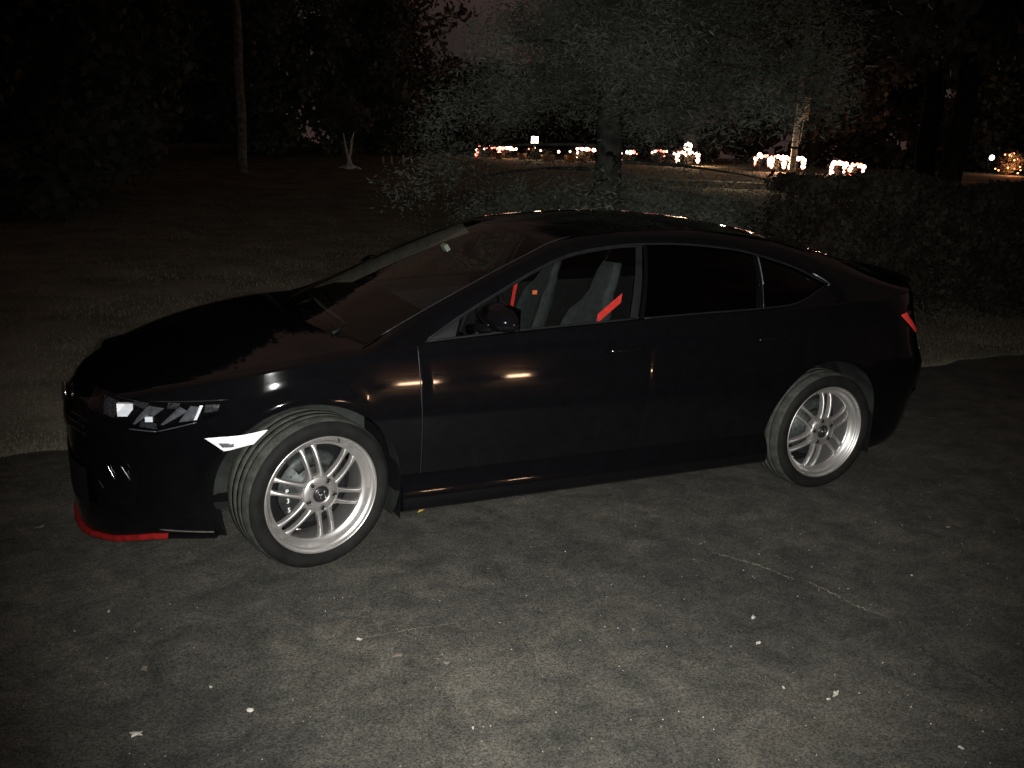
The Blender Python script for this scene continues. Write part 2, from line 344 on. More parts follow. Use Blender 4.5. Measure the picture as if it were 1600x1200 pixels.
def body():
    X = [-1.02, -1.015, -1.0, -.97, -.93, -.88, -.8, -.7, -.63, -.58, -.5, -.4, -.3, -.2, -.1, 0, .1, .2, .3, .45, .6, .8, 1.0, 1.2, 1.4, 1.6, 1.8, 2.0, 2.1, 2.2, 2.3, 2.38, 2.46, 2.54, 2.62, 2.7, 2.8, 2.9, 3.0, 3.1, 3.2, 3.28, 3.36, 3.43, 3.49, 3.54, 3.58, 3.605, 3.618, 3.62]
    zrel = [.15, .165, .19, .215, .24, .27]+[.30+.0174*i for i in range(28)]
    X = sorted(set(X+[round(-.55+.035*i, 4) for i in range(32)]+[round(2.16+.035*i, 4) for i in range(30)]))
    rows = []
    for x in X:
        zs = smooth_interp(ZSH, x); zc = smooth_interp(ZC, x); col = []
        cab = -.60 < x < 2.40
        yb = side(x, .15).y
        for f in (0, .5): col.append((kx(x, .15), yb*f, .15+.05*(1 if .42 < x < 2.3 else 0)))
        lo = .77
        zmin = .15+.05*(1-ss(2.3, 2.42, x))*ss(.28, .42, x) if x < 2.42 else .15
        for z in zrel:
            z = max(z, zmin)
            zz = z if z <= .57 else .57+(z-.57)*(zs-.07-.57)/(.77-.57)
            col.append(side(x, zz))
        for z in (zs-.045, zs-.02, zs-.006): col.append(side(x, z))
        p = side(x, zs-.006); ys = p.y; xx = p.x
        if cab:
            for (yy, zz) in ((ys-.012, zs), (ys-.05, zs-.005), (ys-.10, zs-.06), (ys-.14, .34), (ys*.45, .30), (ys*.2, .30), (0, .34)):
                col.append((xx, max(0, yy), zz))
        else:
            for wv in (.03, .12, .3, .5, .7, .86, 1.0):
                h = 1-(1-wv)**2.0
                zz = zs+(zc-zs)*h
                col.append((xx, ys*(1-wv), zz))
        rows.append(col)
    V = []; F = []
    n = len(rows[0])
    for r in rows: V += [Vector(p) for p in r]
    R = len(rows)
    for i in range(R-1):
        for j in range(n-1):
            F.append((i*n+j, i*n+j+1, (i+1)*n+j+1, (i+1)*n+j))
    bm = bmesh.new(); vs = [bm.verts.new(v) for v in V]; ms = [bm.verts.new((v.x, -v.y, v.z)) for v in V]
    for f in F:
        for L_, fl_ in ((vs, False), (ms, True)):
            try: bm.faces.new([L_[k] for k in (f[::-1] if fl_ else f)])
            except ValueError: pass
    bmesh.ops.remove_doubles(bm, verts=bm.verts, dist=.0006)
    bmesh.ops.dissolve_degenerate(bm, dist=.0005, edges=bm.edges)
    bmesh.ops.holes_fill(bm, edges=[e for e in bm.edges if e.is_boundary], sides=0)
    bmesh.ops.recalc_face_normals(bm, faces=bm.faces)
    me = bpy.data.meshes.new('body'); bm.to_mesh(me); bm.free()
    me.materials.append(M['paint']); me.materials.append(M['liner'])
    ob = link('body', me, CAR)
    cutters = []
    for wx in (0, WB):
        for s in (1, -1):
            c = MB(); n_ = 64; r = .378
            prof = [(1e-4, -.30), (r-.03, -.30), (r-.004, -.28), (r, -.2), (r, .3), (1e-4, .3)]
            c.lathe(prof, n_)
            o = c.build('cutter', 'liner', None, loc=(wx, s*.80, .335))
            if s < 0: o.rotation_euler = (0, 0, PI)
            bmc = bmesh.new(); bmc.from_mesh(o.data); bmesh.ops.remove_doubles(bmc, verts=bmc.verts, dist=.001); bmesh.ops.recalc_face_normals(bmc, faces=bmc.faces); bmc.to_mesh(o.data); bmc.free()
            cutters.append(o); md = ob.modifiers.new('b', 'BOOLEAN'); md.object = o; md.operation = 'DIFFERENCE'; md.solver = 'EXACT'
    dg = bpy.context.evaluated_depsgraph_get(); dg.update()
    nm = bpy.data.meshes.new_from_object(ob.evaluated_get(dg))
    ob.modifiers.clear(); ob.data = nm; nm.name = 'body'
    for c in cutters: bpy.data.objects.remove(c)
    nm.materials.clear(); nm.materials.append(M['paint']); nm.materials.append(M['liner']); nm.materials.append(M['interior'])
    bm = bmesh.new(); bm.from_mesh(nm)
    for f in bm.faces:
        c = f.calc_center_median(); f.smooth = True; f.material_index = 0
        for wx in (0, WB):
            rr = math.hypot(c.x-wx, c.z-.335)
            if rr < .3785 and abs(c.y) > .45 and min(math.hypot(v.co.x-wx, v.co.z-.335) for v in f.verts) > .30: f.material_index = 1
            if rr < .379 and .46 < abs(c.y) < .54: f.material_index = 1
        if -.6 < c.x < 2.4 and abs(c.y) < .76 and .25 < c.z < .93 and f.material_index == 0: f.material_index = 2
    for e in bm.edges:
        if len(e.link_faces) == 2 and e.calc_face_angle(0) > math.radians(38): e.smooth = False
    bm.to_mesh(nm); bm.free()
    return ob
body()

def side_patch(name, x0, x1, z0, z1, off, m, parent=CAR, nx=30, nz=22, cutw=None, both=True, edge=.004, th=.003, x1top=None, x0top=None):
    """a panel riding on the body side with a turned-in edge; cutw = wheel centre x whose arch it is cut by"""
    out = []
    for s in (1, -1) if both else (1,):
        rows = []
        for j in range(nz+1):
            v = j/nz; z_ = z0+(z1-z0)*v if not callable(z1) else None
            row = []
            for i in range(nx+1):
                u = i/nx
                a = x0+(0 if x0top is None else (x0top-x0)*v); c = x1+(0 if x1top is None else (x1top-x1)*v)
                xx = a+(c-a)*u
                zt = z1(xx) if callable(z1) else z1
                zz = z0+(zt-z0)*v
                if cutw is not None:
                    # keep outside the arch circle
                    dx = xx-cutw; dz = zz-.335; rr = math.hypot(dx, dz); R0 = .384
                    if rr < R0:
                        xx = cutw+math.copysign(math.sqrt(max(0, R0*R0-dz*dz)), dx)
                edgef = 1 if 0 < i < nx and 0 < j < nz else 0
                p = side_off(xx, zz, off if edgef else off-th)
                row.append((p.x, s*p.y, p.z))
            rows.append(row)
        b = MB(); b.grid(rows if s > 0 else [r[::-1] for r in rows]); out.append(b.build(name, m, parent))
    return out
zbelt = lambda x: smooth_interp(ZSH, x)-.012
fd = side_patch('front_door', 1.175, 2.225, .335, zbelt, .004, 'paint', x1top=2.235, x0top=1.10, nx=40, nz=30)
rd = side_patch('rear_door', .26, 1.160, .335, zbelt, .004, 'paint', cutw=0, x1top=1.085, x0top=.10, nx=40, nz=30)
# thin paler rim along the front shut line
for s in (1, -1):
    b = MB(); pts = [side_off(2.232+.010*(z-.3)/.6, z, .0015) for z in [.335+i*.024 for i in range(25)]]
    b.tube([(p.x, s*p.y, p.z) for p in pts], .0016, 5); b.build('shut_line', 'seam', fd[0 if s > 0 else 1])
# sills
for s in (1, -1):
    b = MB(); rows = []
    for x in [.385+i*(2.325-.385)/30 for i in range(31)]:
        rows.append([(x, s*y, z) for y, z in ((.80, .195), (.865, .197), (.893, .203), (.905, .214), (.910, .232), (.911, .254), (.908, .276), (.9015, .298), (.892, .320), (.878, .342), (.855, .358))])
    b.grid(rows); b.build('side_sill', 'paint', CAR)
# front lip (red) + dark corner splitter
LZ = [(3.05, .148), (3.22, .140), (3.30, .130), (3.38, .108), (3.46, .080), (3.53, .062), (3.62, .046)]
def lip(s, xa, xb, m, name, h, grow):
    b = MB(); rows = []; n = 26
    for i in range(n+1):
        X = xa+(xb-xa)*(1-(1-i/n)**2); z0 = interp(LZ, X); z1 = z0+h
        p = side(X, .16); d = Vector((p.x-2.9, p.y, 0)).normalized()
        rows.append([(p.x+d.x*g, s*(p.y+d.y*g), z) for g, z in ((-.06, z1), (grow*.6, z1), (grow, z1-.004), (grow+.003, z0+.006), (grow, z0), (-.06, z0))])
    b.grid(rows); return b.build(name, m, CAR)
for s in (1, -1):
    lip(s, 3.25, 3.62, 'red', 'front_lip', .025, .016)
    lip(s, 3.07, 3.25, 'gloss', 'splitter', .022, .010)
    b = MB(); rows = []
    for i in range(31):
        X = 3.08+.54*(1-(1-i/30)**2); zl = interp(LZ, X)+.015
        rows.append([(p.x, s*p.y, z) for z, p in [(zl, side_off(X, .17, -.004)), (zl*.6+.2*.4, side_off(X, .185, .003)), (zl*.2+.21*.8, side_off(X, .205, .004)), (.235, side_off(X, .235, .002))]])
    b.grid(rows); b.build('bumper_valance', 'paint', CAR)
    b = MB(); pts = [side_off(3.08+.20*i/8, .186, .010) for i in range(9)]
    b.tube([(p.x, s*p.y, p.z) for p in pts], .0035, 5); b.build('bumper_trim', 'trimgrey', CAR)
# mud flap behind the front wheels
for wx in (WB, 0):
    for s in (1, -1):
        b = MB(); b.grid([[(wx-.375+dx, s*y, z) for z in (.16, .22, .30, .40)] for y, dx in ((.86, 0), (.80, .004), (.70, .006), (.62, .006))]); b.build('mud_flap', 'plastic', CAR)

# ---- greenhouse
Wc = [(2.46, .715, .885), (2.26, .690, .985), (1.98, .655, 1.115), (1.70, .615, 1.235), (1.48, .575, 1.315), (1.20, .555, 1.352), (.9, .55, 1.362), (.6, .555, 1.352), (.30, .565, 1.318), (.05, .585, 1.265), (-.22, .605, 1.195), (-.45, .62, 1.125), (-.66, .635, 1.055)]
Cc = [(2.20, .795, .925), (2.06, .768, 1.005), (1.86, .735, 1.105), (1.65, .695, 1.200), (1.47, .665, 1.262), (1.25, .648, 1.295), (1.05, .64, 1.305), (.8, .64, 1.300), (.5, .65, 1.270), (.30, .662, 1.225), (.12, .685, 1.170), (-.05, .715, 1.095)]
Bc = [(2.20, .800, .918), (2.0, .812, .933), (1.8, .816, .946), (1.5, .818, .960), (1.15, .818, .974), (.8, .814, .984), (.44, .808, .992), (.2, .795, 1.010), (-.05, .722, 1.088)]
def col_at(C, x):   # point on a curve by x (curves run from high x to low x)
    T1 = [(p[0], p[1]) for p in C][::-1]; T2 = [(p[0], p[2]) for p in C][::-1]
    return Vector((x, smooth_interp(T1, x), smooth_interp(T2, x)))
NW = 48
Wp = curve(Wc, 61)
# roof, windscreen and rear window across the car
def span(i, t, crown=.0, bow=.0):
    p = Wp[i]; y = p.y*t; return Vector((p.x+bow*(1-t*t), y, p.z+crown*(1-t*t)))
def i_of(x): return min(range(61), key=lambda i: abs(Wp[i].x-x))
iH = i_of(1.50); iR = i_of(.10); iT = i_of(-.64)
def crown_at(x): return smooth_interp([(-.66, .045), (-.1, .045), (.4, .045), (1.1, .045), (1.5, .045), (2.0, .03), (2.46, .03)], x)
def bow_at(x): return smooth_interp([(-.66, -.20), (0, -.06), (.4, 0), (1.2, 0), (1.5, .10), (2.46, .17)], x)
def sheet(i0, i1, m, name, parent=CAR, tmax=1.0):
    rows = [[span(i, -tmax+2*tmax*k/16, crown_at(Wp[i].x), bow_at(Wp[i].x)) for k in range(17)] for i in range(i0, i1+1)]
    b = MB(); b.grid(rows); return b.build(name, m, parent)
sheet(0, iH, 'wsglass', 'windscreen'); roof = sheet(iH, iR, 'paint', 'roof'); sheet(iR, iT, 'tint', 'rear_window')
for s in (1, -1):
    # pillars / cant rail: strip between W and C, closing to the deck behind the quarter glass
    b = MB(); rows = []
    for i in range(0, 61):
        p = Wp[i]
        if p.x > 2.20: q = Vector((p.x, max(.76, side(p.x, smooth_interp(ZSH, p.x)-.01).y-.01), smooth_interp(ZSH, p.x)-.004))
        elif p.x > -.05: q = col_at(Cc, p.x)
        else: q = Vector((p.x, side(p.x, smooth_interp(ZSH, p.x)-.01).y-.01, smooth_interp(ZSH, p.x)-.004))
        mid = (p+q)/2+Vector((0, .012, .012))
        rows.append([(v.x, s*v.y, v.z) for v in (p, p.lerp(mid, .5)+Vector((0, .004, .005)), mid, mid.lerp(q, .5)+Vector((0, .004, .003)), q)])
    b.grid(rows); b.build('roof_rail', 'paint', CAR)
    # rear quarter body fill below the quarter glass
    b = MB(); rows = []
    for x in [.34-i*.04 for i in range(11)]:
        lo = side(x, smooth_interp(ZSH, x)-.012); hi = col_at(Bc, x) if x > -.05 else col_at(Wc, x)
        hi = col_at(Bc, max(x, -.05))
        rows.append([(lo.x, s*lo.y, lo.z), ((lo.x+hi.x)/2, s*((lo.y+hi.y)/2+.004), (lo.z+hi.z)/2), (hi.x, s*hi.y, hi.z)])
    b.grid(rows); b.build('quarter_panel', 'paint', CAR)
    door_f = fd[0 if s > 0 else 1]; door_r = rd[0 if s > 0 else 1]
    def pane(xa, xb, m, name, parent, xt_a=None, xt_b=None, inset=.012, n=24):
        rows = []
        for k in range(n+1):
            u = k/n; xl = xa+(xb-xa)*u; xh = (xa if xt_a is None else xt_a)+((xb if xt_b is None else xt_b)-(xa if xt_a is None else xt_a))*u
            lo = col_at(Bc, xl); hi = col_at(Cc, xh); r = []
            for j in range(9):
                t = j/8; v = lo.lerp(hi, t); bulge = .018*math.sin(PI*t)*min(1, (hi-lo).length/.25)
                r.append((v.x, s*(v.y-inset+bulge), v.z))
            rows.append(r)
        b = MB(); b.grid(rows); return b.build(name, m, parent)
    pane(2.06, 1.215, 'glass', 'window', door_f, xt_a=2.02, xt_b=1.10)
    pane(1.12, .46, 'tint', 'window', door_r, xt_a=1.02, xt_b=.415)
    pane(.425, -.045, 'tint', 'quarter_window', CAR, xt_a=.38, xt_b=-.045)
    # sail triangle at the mirror, B pillar, quarter divider
    pane(2.195, 2.07, 'plastic', 'sail_panel', door_f, xt_a=2.195, xt_b=2.03, inset=.004, n=6)
    pane(1.21, 1.165, 'frame', 'window_frame', door_f, xt_a=1.095, xt_b=1.06, inset=.006, n=3)
    pane(1.155, 1.13, 'gloss', 'window_frame', door_r, xt_a=1.05, xt_b=1.03, inset=.006, n=3)
    pane(.455, .43, 'gloss', 'window_frame', door_r, xt_a=.41, xt_b=.385, inset=.004, n=3)
    lo = col_at(Bc, .432); hi = col_at(Cc, .386)
    b = MB(); b.tube([(v.x, s*(v.y+.006+.016*math.sin(PI*t)), v.z) for t in [i/10 for i in range(11)] for v in [lo.lerp(hi, t)]], .0032, 6); b.build('window_trim', 'seam', door_r)
    b = MB(); b.tube([(v.x, s*(v.y+.012+.016*math.sin(PI*t)), v.z) for t in [.45+i/18 for i in range(10)] for v in [lo.lerp(hi, t)]], .0026, 6); b.build('window_trim', 'glinttrim', door_r)  # paler upper half stands in for the highlight on the divider
    # top frame and belt seal
    b = MB(); P = curve(Cc, 60); b.tube([(p.x, s*(p.y+.004), p.z-.004) for p in P], .006, 6); b.build('window_trim', 'frame', CAR)
    b = MB(); P = curve([(p.x, s*(p.y-.004), p.z-.012) for p in curve(Cc[:7], 30)], 30); b.tube(P, .007, 6); b.build('window_seal', 'frame', door_f)
    b = MB(); P = curve(Bc, 50); b.tube([(p.x, s*(p.y+.002), p.z+.004) for p in P if p.x > 1.17], .0055, 6); b.build('belt_seal', 'frame', door_f)
    b = MB(); b.tube([(p.x, s*(p.y+.002), p.z+.002) for p in P if p.x < 1.15], .005, 6); b.build('belt_seal', 'plastic', door_r)
    # windscreen-side gasket along the A pillar
    if s > 0:
        b = MB(); b.tube([(Wp[i].x, s*(Wp[i].y+.006), Wp[i].z+.005) for i in range(2, iH+3)], .0026, 6); b.build('pillar_gasket', 'seam', CAR)
    # pale tube painting the reflection on the trim at the quarter glass tip
    b = MB(); b.tube([(.045, s*.712, 1.146), (-.01, s*.727, 1.120), (-.056, s*.738, 1.092)], .0035, 6); b.tube([(-.056, s*.738, 1.092), (-.036, s*.745, 1.086)], .003, 6); b.build('quarter_glint', 'glinttrim', CAR)
    # door handles
    for dn, x in ((door_f, 1.25), (door_r, .40)):
        b = MB(); z0 = .838 if x > 1 else .845
        pts = []
        for i in range(11):
            u = i/10; p = side_off(x+.10-.20*u, z0, .004+.030*math.sin(PI*u)**.4); pts.append((p.x, s*p.y, p.z))
        b.tube(pts, [.007]+[.011]*9+[.007], 8); b.build('handle', 'gloss', dn)
    # mirror
    mr = MB(); rows = []
    for k in range(13):
        a = PI*k/12; r = math.sin(a)**.55
        cx_ = -.115*math.cos(a)
        rows.append([(1.965+.085*r*math.cos(t)*(1 if math.cos(t) > 0 else .45)-.015, s*(.975+cx_*1.15), 1.040+(.070 if math.sin(t) > 0 else .042)*r*math.sin(t)) for t in [2*PI*j/16 for j in range(16)]])
    mr.grid(rows, True); mo = mr.build('mirror', 'paint', door_f); mo.location = (-.022, 0, -.004 if s > 0 else -.045)
    b = MB(); b.tube([(2.02, s*.80, .972), (1.99, s*.86, .985), (1.97, s*.92, 1.0)], [.022, .018, .022], 10); b.build('mirror_arm', 'gloss', mo)
    b = MB(); b.grid([[(1.908, s*(.975+y), 1.052+z) for y in (-.095, -.04, .04, .095)] for z in (-.045, 0, .045)]); b.build('mirror_glass', 'chrome', mo)

# centre high items: shark fin not visible; wipers, screen tag, inside mirror
b = MB(); b.tube([(2.47, .48, .935), (2.44, .2, .975), (2.42, -.1, .985)], .006, 6); b.tube([(2.53, .52, .915), (2.47, .48, .935)], .009, 6); b.build('wiper', 'plastic', CAR)
b = MB(); b.tube([(2.50, -.10, .957), (2.44, -.38, .965), (2.40, -.58, .955)], .006, 6); b.tube([(2.56, -.12, .935), (2.50, -.10, .957)], .009, 6); b.build('wiper', 'plastic', CAR)
b = MB(); b.box((1.80, -.08, 1.211), (.022, .060, .034), Matrix.Rotation(.55, 3, 'Y')); b.build('toll_tag', 'tag', CAR, smooth=False)
b = MB(); b.box((1.66, 0, 1.20), (.03, .22, .06)); b.tube([(1.66, 0, 1.22), (1.62, 0, 1.29)], .01); b.build('inside_mirror', 'interior', CAR)
b = MB()
b.grid([[(2.42, y, .90), (2.25, y, .95), (2.05, y, .95), (1.95, y, .90), (1.92, y, .62)] for y in (-.74, -.4, 0, .4, .74)]); b.build('dashboard', 'interior', CAR)
# steering wheel
b = MB(); R = Matrix.Rotation(math.radians(65), 3, 'Y')
b.tube([Vector((1.78, .37, .90))+R @ Vector((.185*math.cos(a), .185*math.sin(a), 0)) for a in [2*PI*i/32 for i in range(33)]], .014, 8, False)
for a in (0, 2.3, 4.0): b.tube([Vector((1.78, .37, .90)), Vector((1.78, .37, .90))+R @ Vector((.185*math.cos(a), .185*math.sin(a), 0))], .016, 6)
b.build('steering_wheel', 'interior', CAR)
b = MB(); b.grid([[(-.62, y, 1.02), (-.1, y, .99), (.12, y, .97), (.16, y, .5)] for y in (-.72, 0, .72)]); b.build('parcel_shelf', 'interior', CAR)
b = MB(); b.grid([[(Wp[i].x, Wp[i].y*t, Wp[i].z+crown_at(Wp[i].x)*(1-t*t)-.02) for t in (-1, -.5, 0, .5, 1)] for i in range(iH, iR)]); b.build('headliner', 'interior', CAR)
for s in (1, -1):
    b = MB(); b.grid([[(Wp[i].x-.045*k, s*(Wp[i].y-.015-.004*k), Wp[i].z-.010-.055*k) for k in (0, 1)] for i in range(2, iH+1)]); b.build('pillar_trim', 'trimgrey', CAR)
# seats
def seat(y, x0, k_=1):
    st = MB(); rows = []
    for k in range(15):            # backrest with bolsters and fused headrest
        t = k/14; z = .45+.73*t; xc = x0-.26*t-.0
        hw = k_*interp([(0, .22), (.25, .225), (.55, .21), (.68, .165), (.76, .105), (.9, .105), (1, .07)], t)
        th = k_*interp([(0, .09), (.6, .07), (.8, .045), (1, .035)], t)
        r = []
        for j in range(20):
            a = 2*PI*j/20; cx_, sy = math.cos(a), math.sin(a)
            bol = .055*abs(sy)**3*(1 if t < .7 else .3)
            r.append((xc+th*(abs(cx_)**.6)*(1 if cx_ > 0 else -1)+bol, y+hw*(abs(sy)**.7)*(1 if sy > 0 else -1), z))
        rows.append(r)
    st.grid(rows, True); n = len(st.V); st.F += [tuple(range(n-20, n))]; st.I += [0]
    rows = []
    for k in range(9):
        t = k/8; x = x0-.12+.56*t; hw = .25; zz = .50+.05*math.sin(PI*t)
        rows.append([(x, y+hw*v, zz-(.14 if abs(v) > .99 else 0)+.04*abs(v)**3) for v in (-1, -.9, -.6, 0, .6, .9, 1)])
    st.grid(rows)
    o = st.build('seat', 'seat', CAR); return o
s1 = seat(.37, 1.31, .88); s2 = seat(-.37, 1.24, .72)
b = MB()
b.grid([[(1.238-.105*t, .560+.042*t+dy, .905+.108*t+dz) for t in (0, .33, .66, 1)] for dy, dz in ((0, .0), (.004, .024), (.006, .048))])
b.build('seat_belt', 'belt', s1)
b = MB(); b.grid([[(1.18-.045*t, -.60+dy, .72+.27*t) for t in (0, .33, .66, 1)] for dy in (0, .004)])
b.grid([[(1.175+.01*math.sin(4*t)-.03*t+dx, -.595, .70+.29*t) for t in (0, .33, .66, 1)] for dx in (-.011, .0, .011)]); b.build('seat_belt', 'belt', s2)
b = MB(); b.grid([[(1.262+dx, -.10, .953+dz) for dx in (-.014, 0, .014)] for dz in (-.010, 0, .012)]); b.build('seat_tab', 'orange', s2)
b = MB(); b.box((1.47, -.70, .86), (.012, .01, .03)); b.build('pillar_label', 'yleaf', CAR)

# ---- lamps
def quad_patch(P, off, m, name, parent, nu=10, nv=6, s=1, th=.003):
    """P = four (Xplan, z) corners; bilinear patch on the body side"""
    rows = []
    for j in range(nv+1):
        v = j/nv; r = []
        for i in range(nu+1):
            u = i/nu
            x = (P[0][0]*(1-u)+P[1][0]*u)*(1-v)+(P[3][0]*(1-u)+P[2][0]*u)*v
            z = (P[0][1]*(1-u)+P[1][1]*u)*(1-v)+(P[3][1]*(1-u)+P[2][1]*u)*v
            e = th if (i in (0, nu) or j in (0, nv)) else 0
            p = side_off(x, z, off-e); r.append((p.x, s*p.y, p.z))
        rows.append(r)
    b = MB(); b.grid(rows if s > 0 else [r[::-1] for r in rows]); return b.build(name, m, parent)
for s in (1, -1):
    H = quad_patch([(3.52, .635), (3.30, .60), (3.02, .715), (3.52, .725)], .002, 'gloss', 'headlight', CAR, 16, 8, s)
    p = side_off(3.405, .678, .004); b = MB(); b.box((0, 0, 0), (.060, .022, .052)); b.build('lamp_cell', 'lampwhite', H, False, (p.x, s*p.y, p.z), (0, 0, s*math.radians(-18)))
    p = side_off(3.312, .656, .004); b = MB(); b.box((0, 0, 0), (.028, .018, .020)); b.build('lamp_cell', 'lampwhite', H, False, (p.x, s*p.y, p.z), (0, 0, s*math.radians(-18)))
    quad_patch([(3.37, .628), (3.36, .628), (3.30, .690), (3.335, .70)], .005, 'reflector', 'reflector_fin', H, 4, 6, s)
    quad_patch([(3.32, .672), (3.30, .668), (3.27, .700), (3.33, .704)], .005, 'reflector', 'reflector_fin', H, 4, 6, s)
    quad_patch([(3.27, .638), (3.26, .636), (3.18, .695), (3.215, .71)], .005, 'reflector', 'reflector_fin', H, 4, 6, s)
    quad_patch([(3.205, .652), (3.150, .662), (3.135, .712), (3.175, .715)], .005, 'reflector', 'reflector_fin', H, 4, 6, s)
    quad_patch([(3.152, .662), (3.140, .664), (3.128, .718), (3.140, .718)], .007, 'lampwhite', 'lamp_cell', H, 3, 6, s)
    for c4 in ([(3.48, .645), (3.44, .638), (3.43, .70), (3.50, .712)], [(3.385, .70), (3.345, .69), (3.33, .712), (3.39, .716)], [(3.345, .622), (3.28, .618), (3.285, .640), (3.34, .645)], [(3.26, .70), (3.225, .70), (3.215, .722), (3.26, .722)], [(3.12, .69), (3.07, .70), (3.065, .724), (3.12, .722)]):
        quad_patch(c4, .005, 'dimchrome', 'reflector_facet', H, 3, 3, s)
    for (xa, za, xb, zb) in ((3.46, .718, 3.38, .714), (3.38, .608, 3.28, .610), (3.28, .610, 3.14, .655), (3.33, .72, 3.04, .742)):
        b = MB(); b.tube([(p.x, s*p.y, p.z) for p in [side_off(xa+(xb-xa)*i/8, za+(zb-za)*i/8, .006) for i in range(9)]], .0022, 5); b.build('lamp_rim', 'reflector' if za < .7 else 'seam', H)
    quad_patch([(3.53, .628), (3.29, .593), (3.00, .71), (3.53, .73)], .022, 'lens', 'lens', H, 16, 8, s)
    # side marker ahead of the wheel arch
    Mk = quad_patch([(3.035, .545), (2.925, .566), (2.872, .624), (3.105, .592)], .006, 'marker', 'side_marker', CAR, 14, 6, s)
    quad_patch([(3.040, .560), (3.000, .563), (3.000, .580), (3.055, .576)], .009, 'reflector', 'marker_cell', Mk, 5, 4, s)
    # fog pocket with blades
    Fg = quad_patch([(3.50, .30), (3.36, .27), (3.34, .42), (3.46, .46)], .009, 'gloss', 'fog_pocket', CAR, 8, 8, s)
    for (xa, za, xb, zb) in ((3.395, .455, 3.365, .395), (3.445, .445, 3.42, .385), (3.48, .36, 3.465, .33)):
        b = MB(); b.tube([(p.x, s*p.y, p.z) for p in [side_off(xa+(xb-xa)*i/6, za+(zb-za)*i/6, .014) for i in range(7)]], .0035, 6); b.build('fog_blade', 'chrome' if xa < 3.45 else 'frame', Fg)
    # tail light: C shaped red strip
    T = quad_patch([(-.80, .805), (-.745, .805), (-.585, .915), (-.655, .925)], .010, 'taillens', 'tail_light', CAR, 6, 10, s)
    quad_patch([(-.95, .79), (-.80, .79), (-.66, .93), (-.93, .93)], .004, 'gloss', 'tail_housing', T, 8, 8, s)
    quad_patch([(-.80, .745), (-.785, .745), (-.78, .785), (-.80, .785)], .010, 'reflector', 'reverse_lens', T, 3, 4, s)
    # exhaust-side rear reflector
    quad_patch([(-.90, .44), (-.80, .44), (-.79, .47), (-.90, .475)], .006, 'gloss', 'rear_reflector', CAR, 5, 3, s)
# grille, badge, plate lamps
b = MB()
for z, hw in ((.60, .46), (.57, .46), (.54, .47)):
    pts = []
    for i in range(21):
        y = -hw+2*hw*i/20
        X = [p for p in PLAN if p[0] > 2.7]; T = sorted([(p[1], p[0]) for p in X]); x = smooth_interp(T, abs(y)); pts.append((kx(x, z)+.006, y, z))
    b.tube(pts, .008, 6)
for k in range(2):
    z0 = .545+.04*k; zz = []
    for i in range(41):
        y = -.42+.84*i/40; z = z0+(.018 if i % 2 else -.004); T = sorted([(p[1], p[0]) for p in PLAN if p[0] > 2.7]); zz.append((kx(smooth_interp(T, abs(y)), z)+.004, y, z))
    b.tube(zz, .004, 5)
b.build('grille', 'gloss', CAR)
def nose_x(y, z): T = sorted([(p[1], p[0]) for p in PLAN if p[0] > 2.7]); return kx(smooth_interp(T, abs(y)), z)
b = MB()
rows = [[(nose_x(y, z)+.003, y, z) for y in [-.46+.92*i/20 for i in range(21)]] for z in (.22, .26, .30, .35, .39)]
b.grid(rows); b.build('lower_grille', 'plastic', CAR)
b = MB(); b.tube([(3.612, .05*math.cos(a), .60+.045*math.sin(a)) for a in [2*PI*i/24 for i in range(25)]], .006, 6, False)
for y0 in (-1, 1): b.tube([(3.618, y0*.020, .575), (3.612, y0*.028, .625)], .005, 6)
b.tube([(3.616, -.02, .60), (3.616, .02, .60)], .005, 6); b.build('badge', 'chrome', CAR)
# boot spoiler, plate recess and rear trim
b = MB(); rows = []
for i in range(25):
    y = -.62+1.24*i/24; bow = -.855+.10*(abs(y)/.66)**2.2
    rows.append([(bow+.10, y, 1.098-.02*(abs(y)/.66)**2), (bow+.02, y, 1.118-.03*(abs(y)/.66)**3), (bow-.004, y, 1.116-.035*(abs(y)/.66)**3), (bow-.008, y, 1.106-.035*(abs(y)/.66)**3), (bow, y, 1.09-.03*(abs(y)/.66)**2)])
b.grid(rows); b.build('boot_spoiler', 'paint', CAR)
b = MB(); b.tube([side_off(-.895, .675, .008), side_off(-.925, .677, .010), side_off(-.95, .677, .008)], [.009, .010, .006], 8); b.build('plate_trim', 'chrome', CAR)
b = MB(); b.box((-1.02, 0, .66), (.012, .31, .155)); b.build('number_plate', 'plastic', CAR, smooth=False)
for s in (1, -1):
    b = MB(); b.lathe([(.036, 0), (.04, .002), (.04, .0)], 20); 
    b = MB(); b.tube([(-.85, s*.5, .20), (-1.0, s*.5, .20)], .036, 20, False); b.build('exhaust_tip', 'chrome', CAR)
b = MB(); b.box((1.3, 0, .215), (3.9, 1.2, .03)); b.build('underbody', 'plastic', CAR, smooth=False)

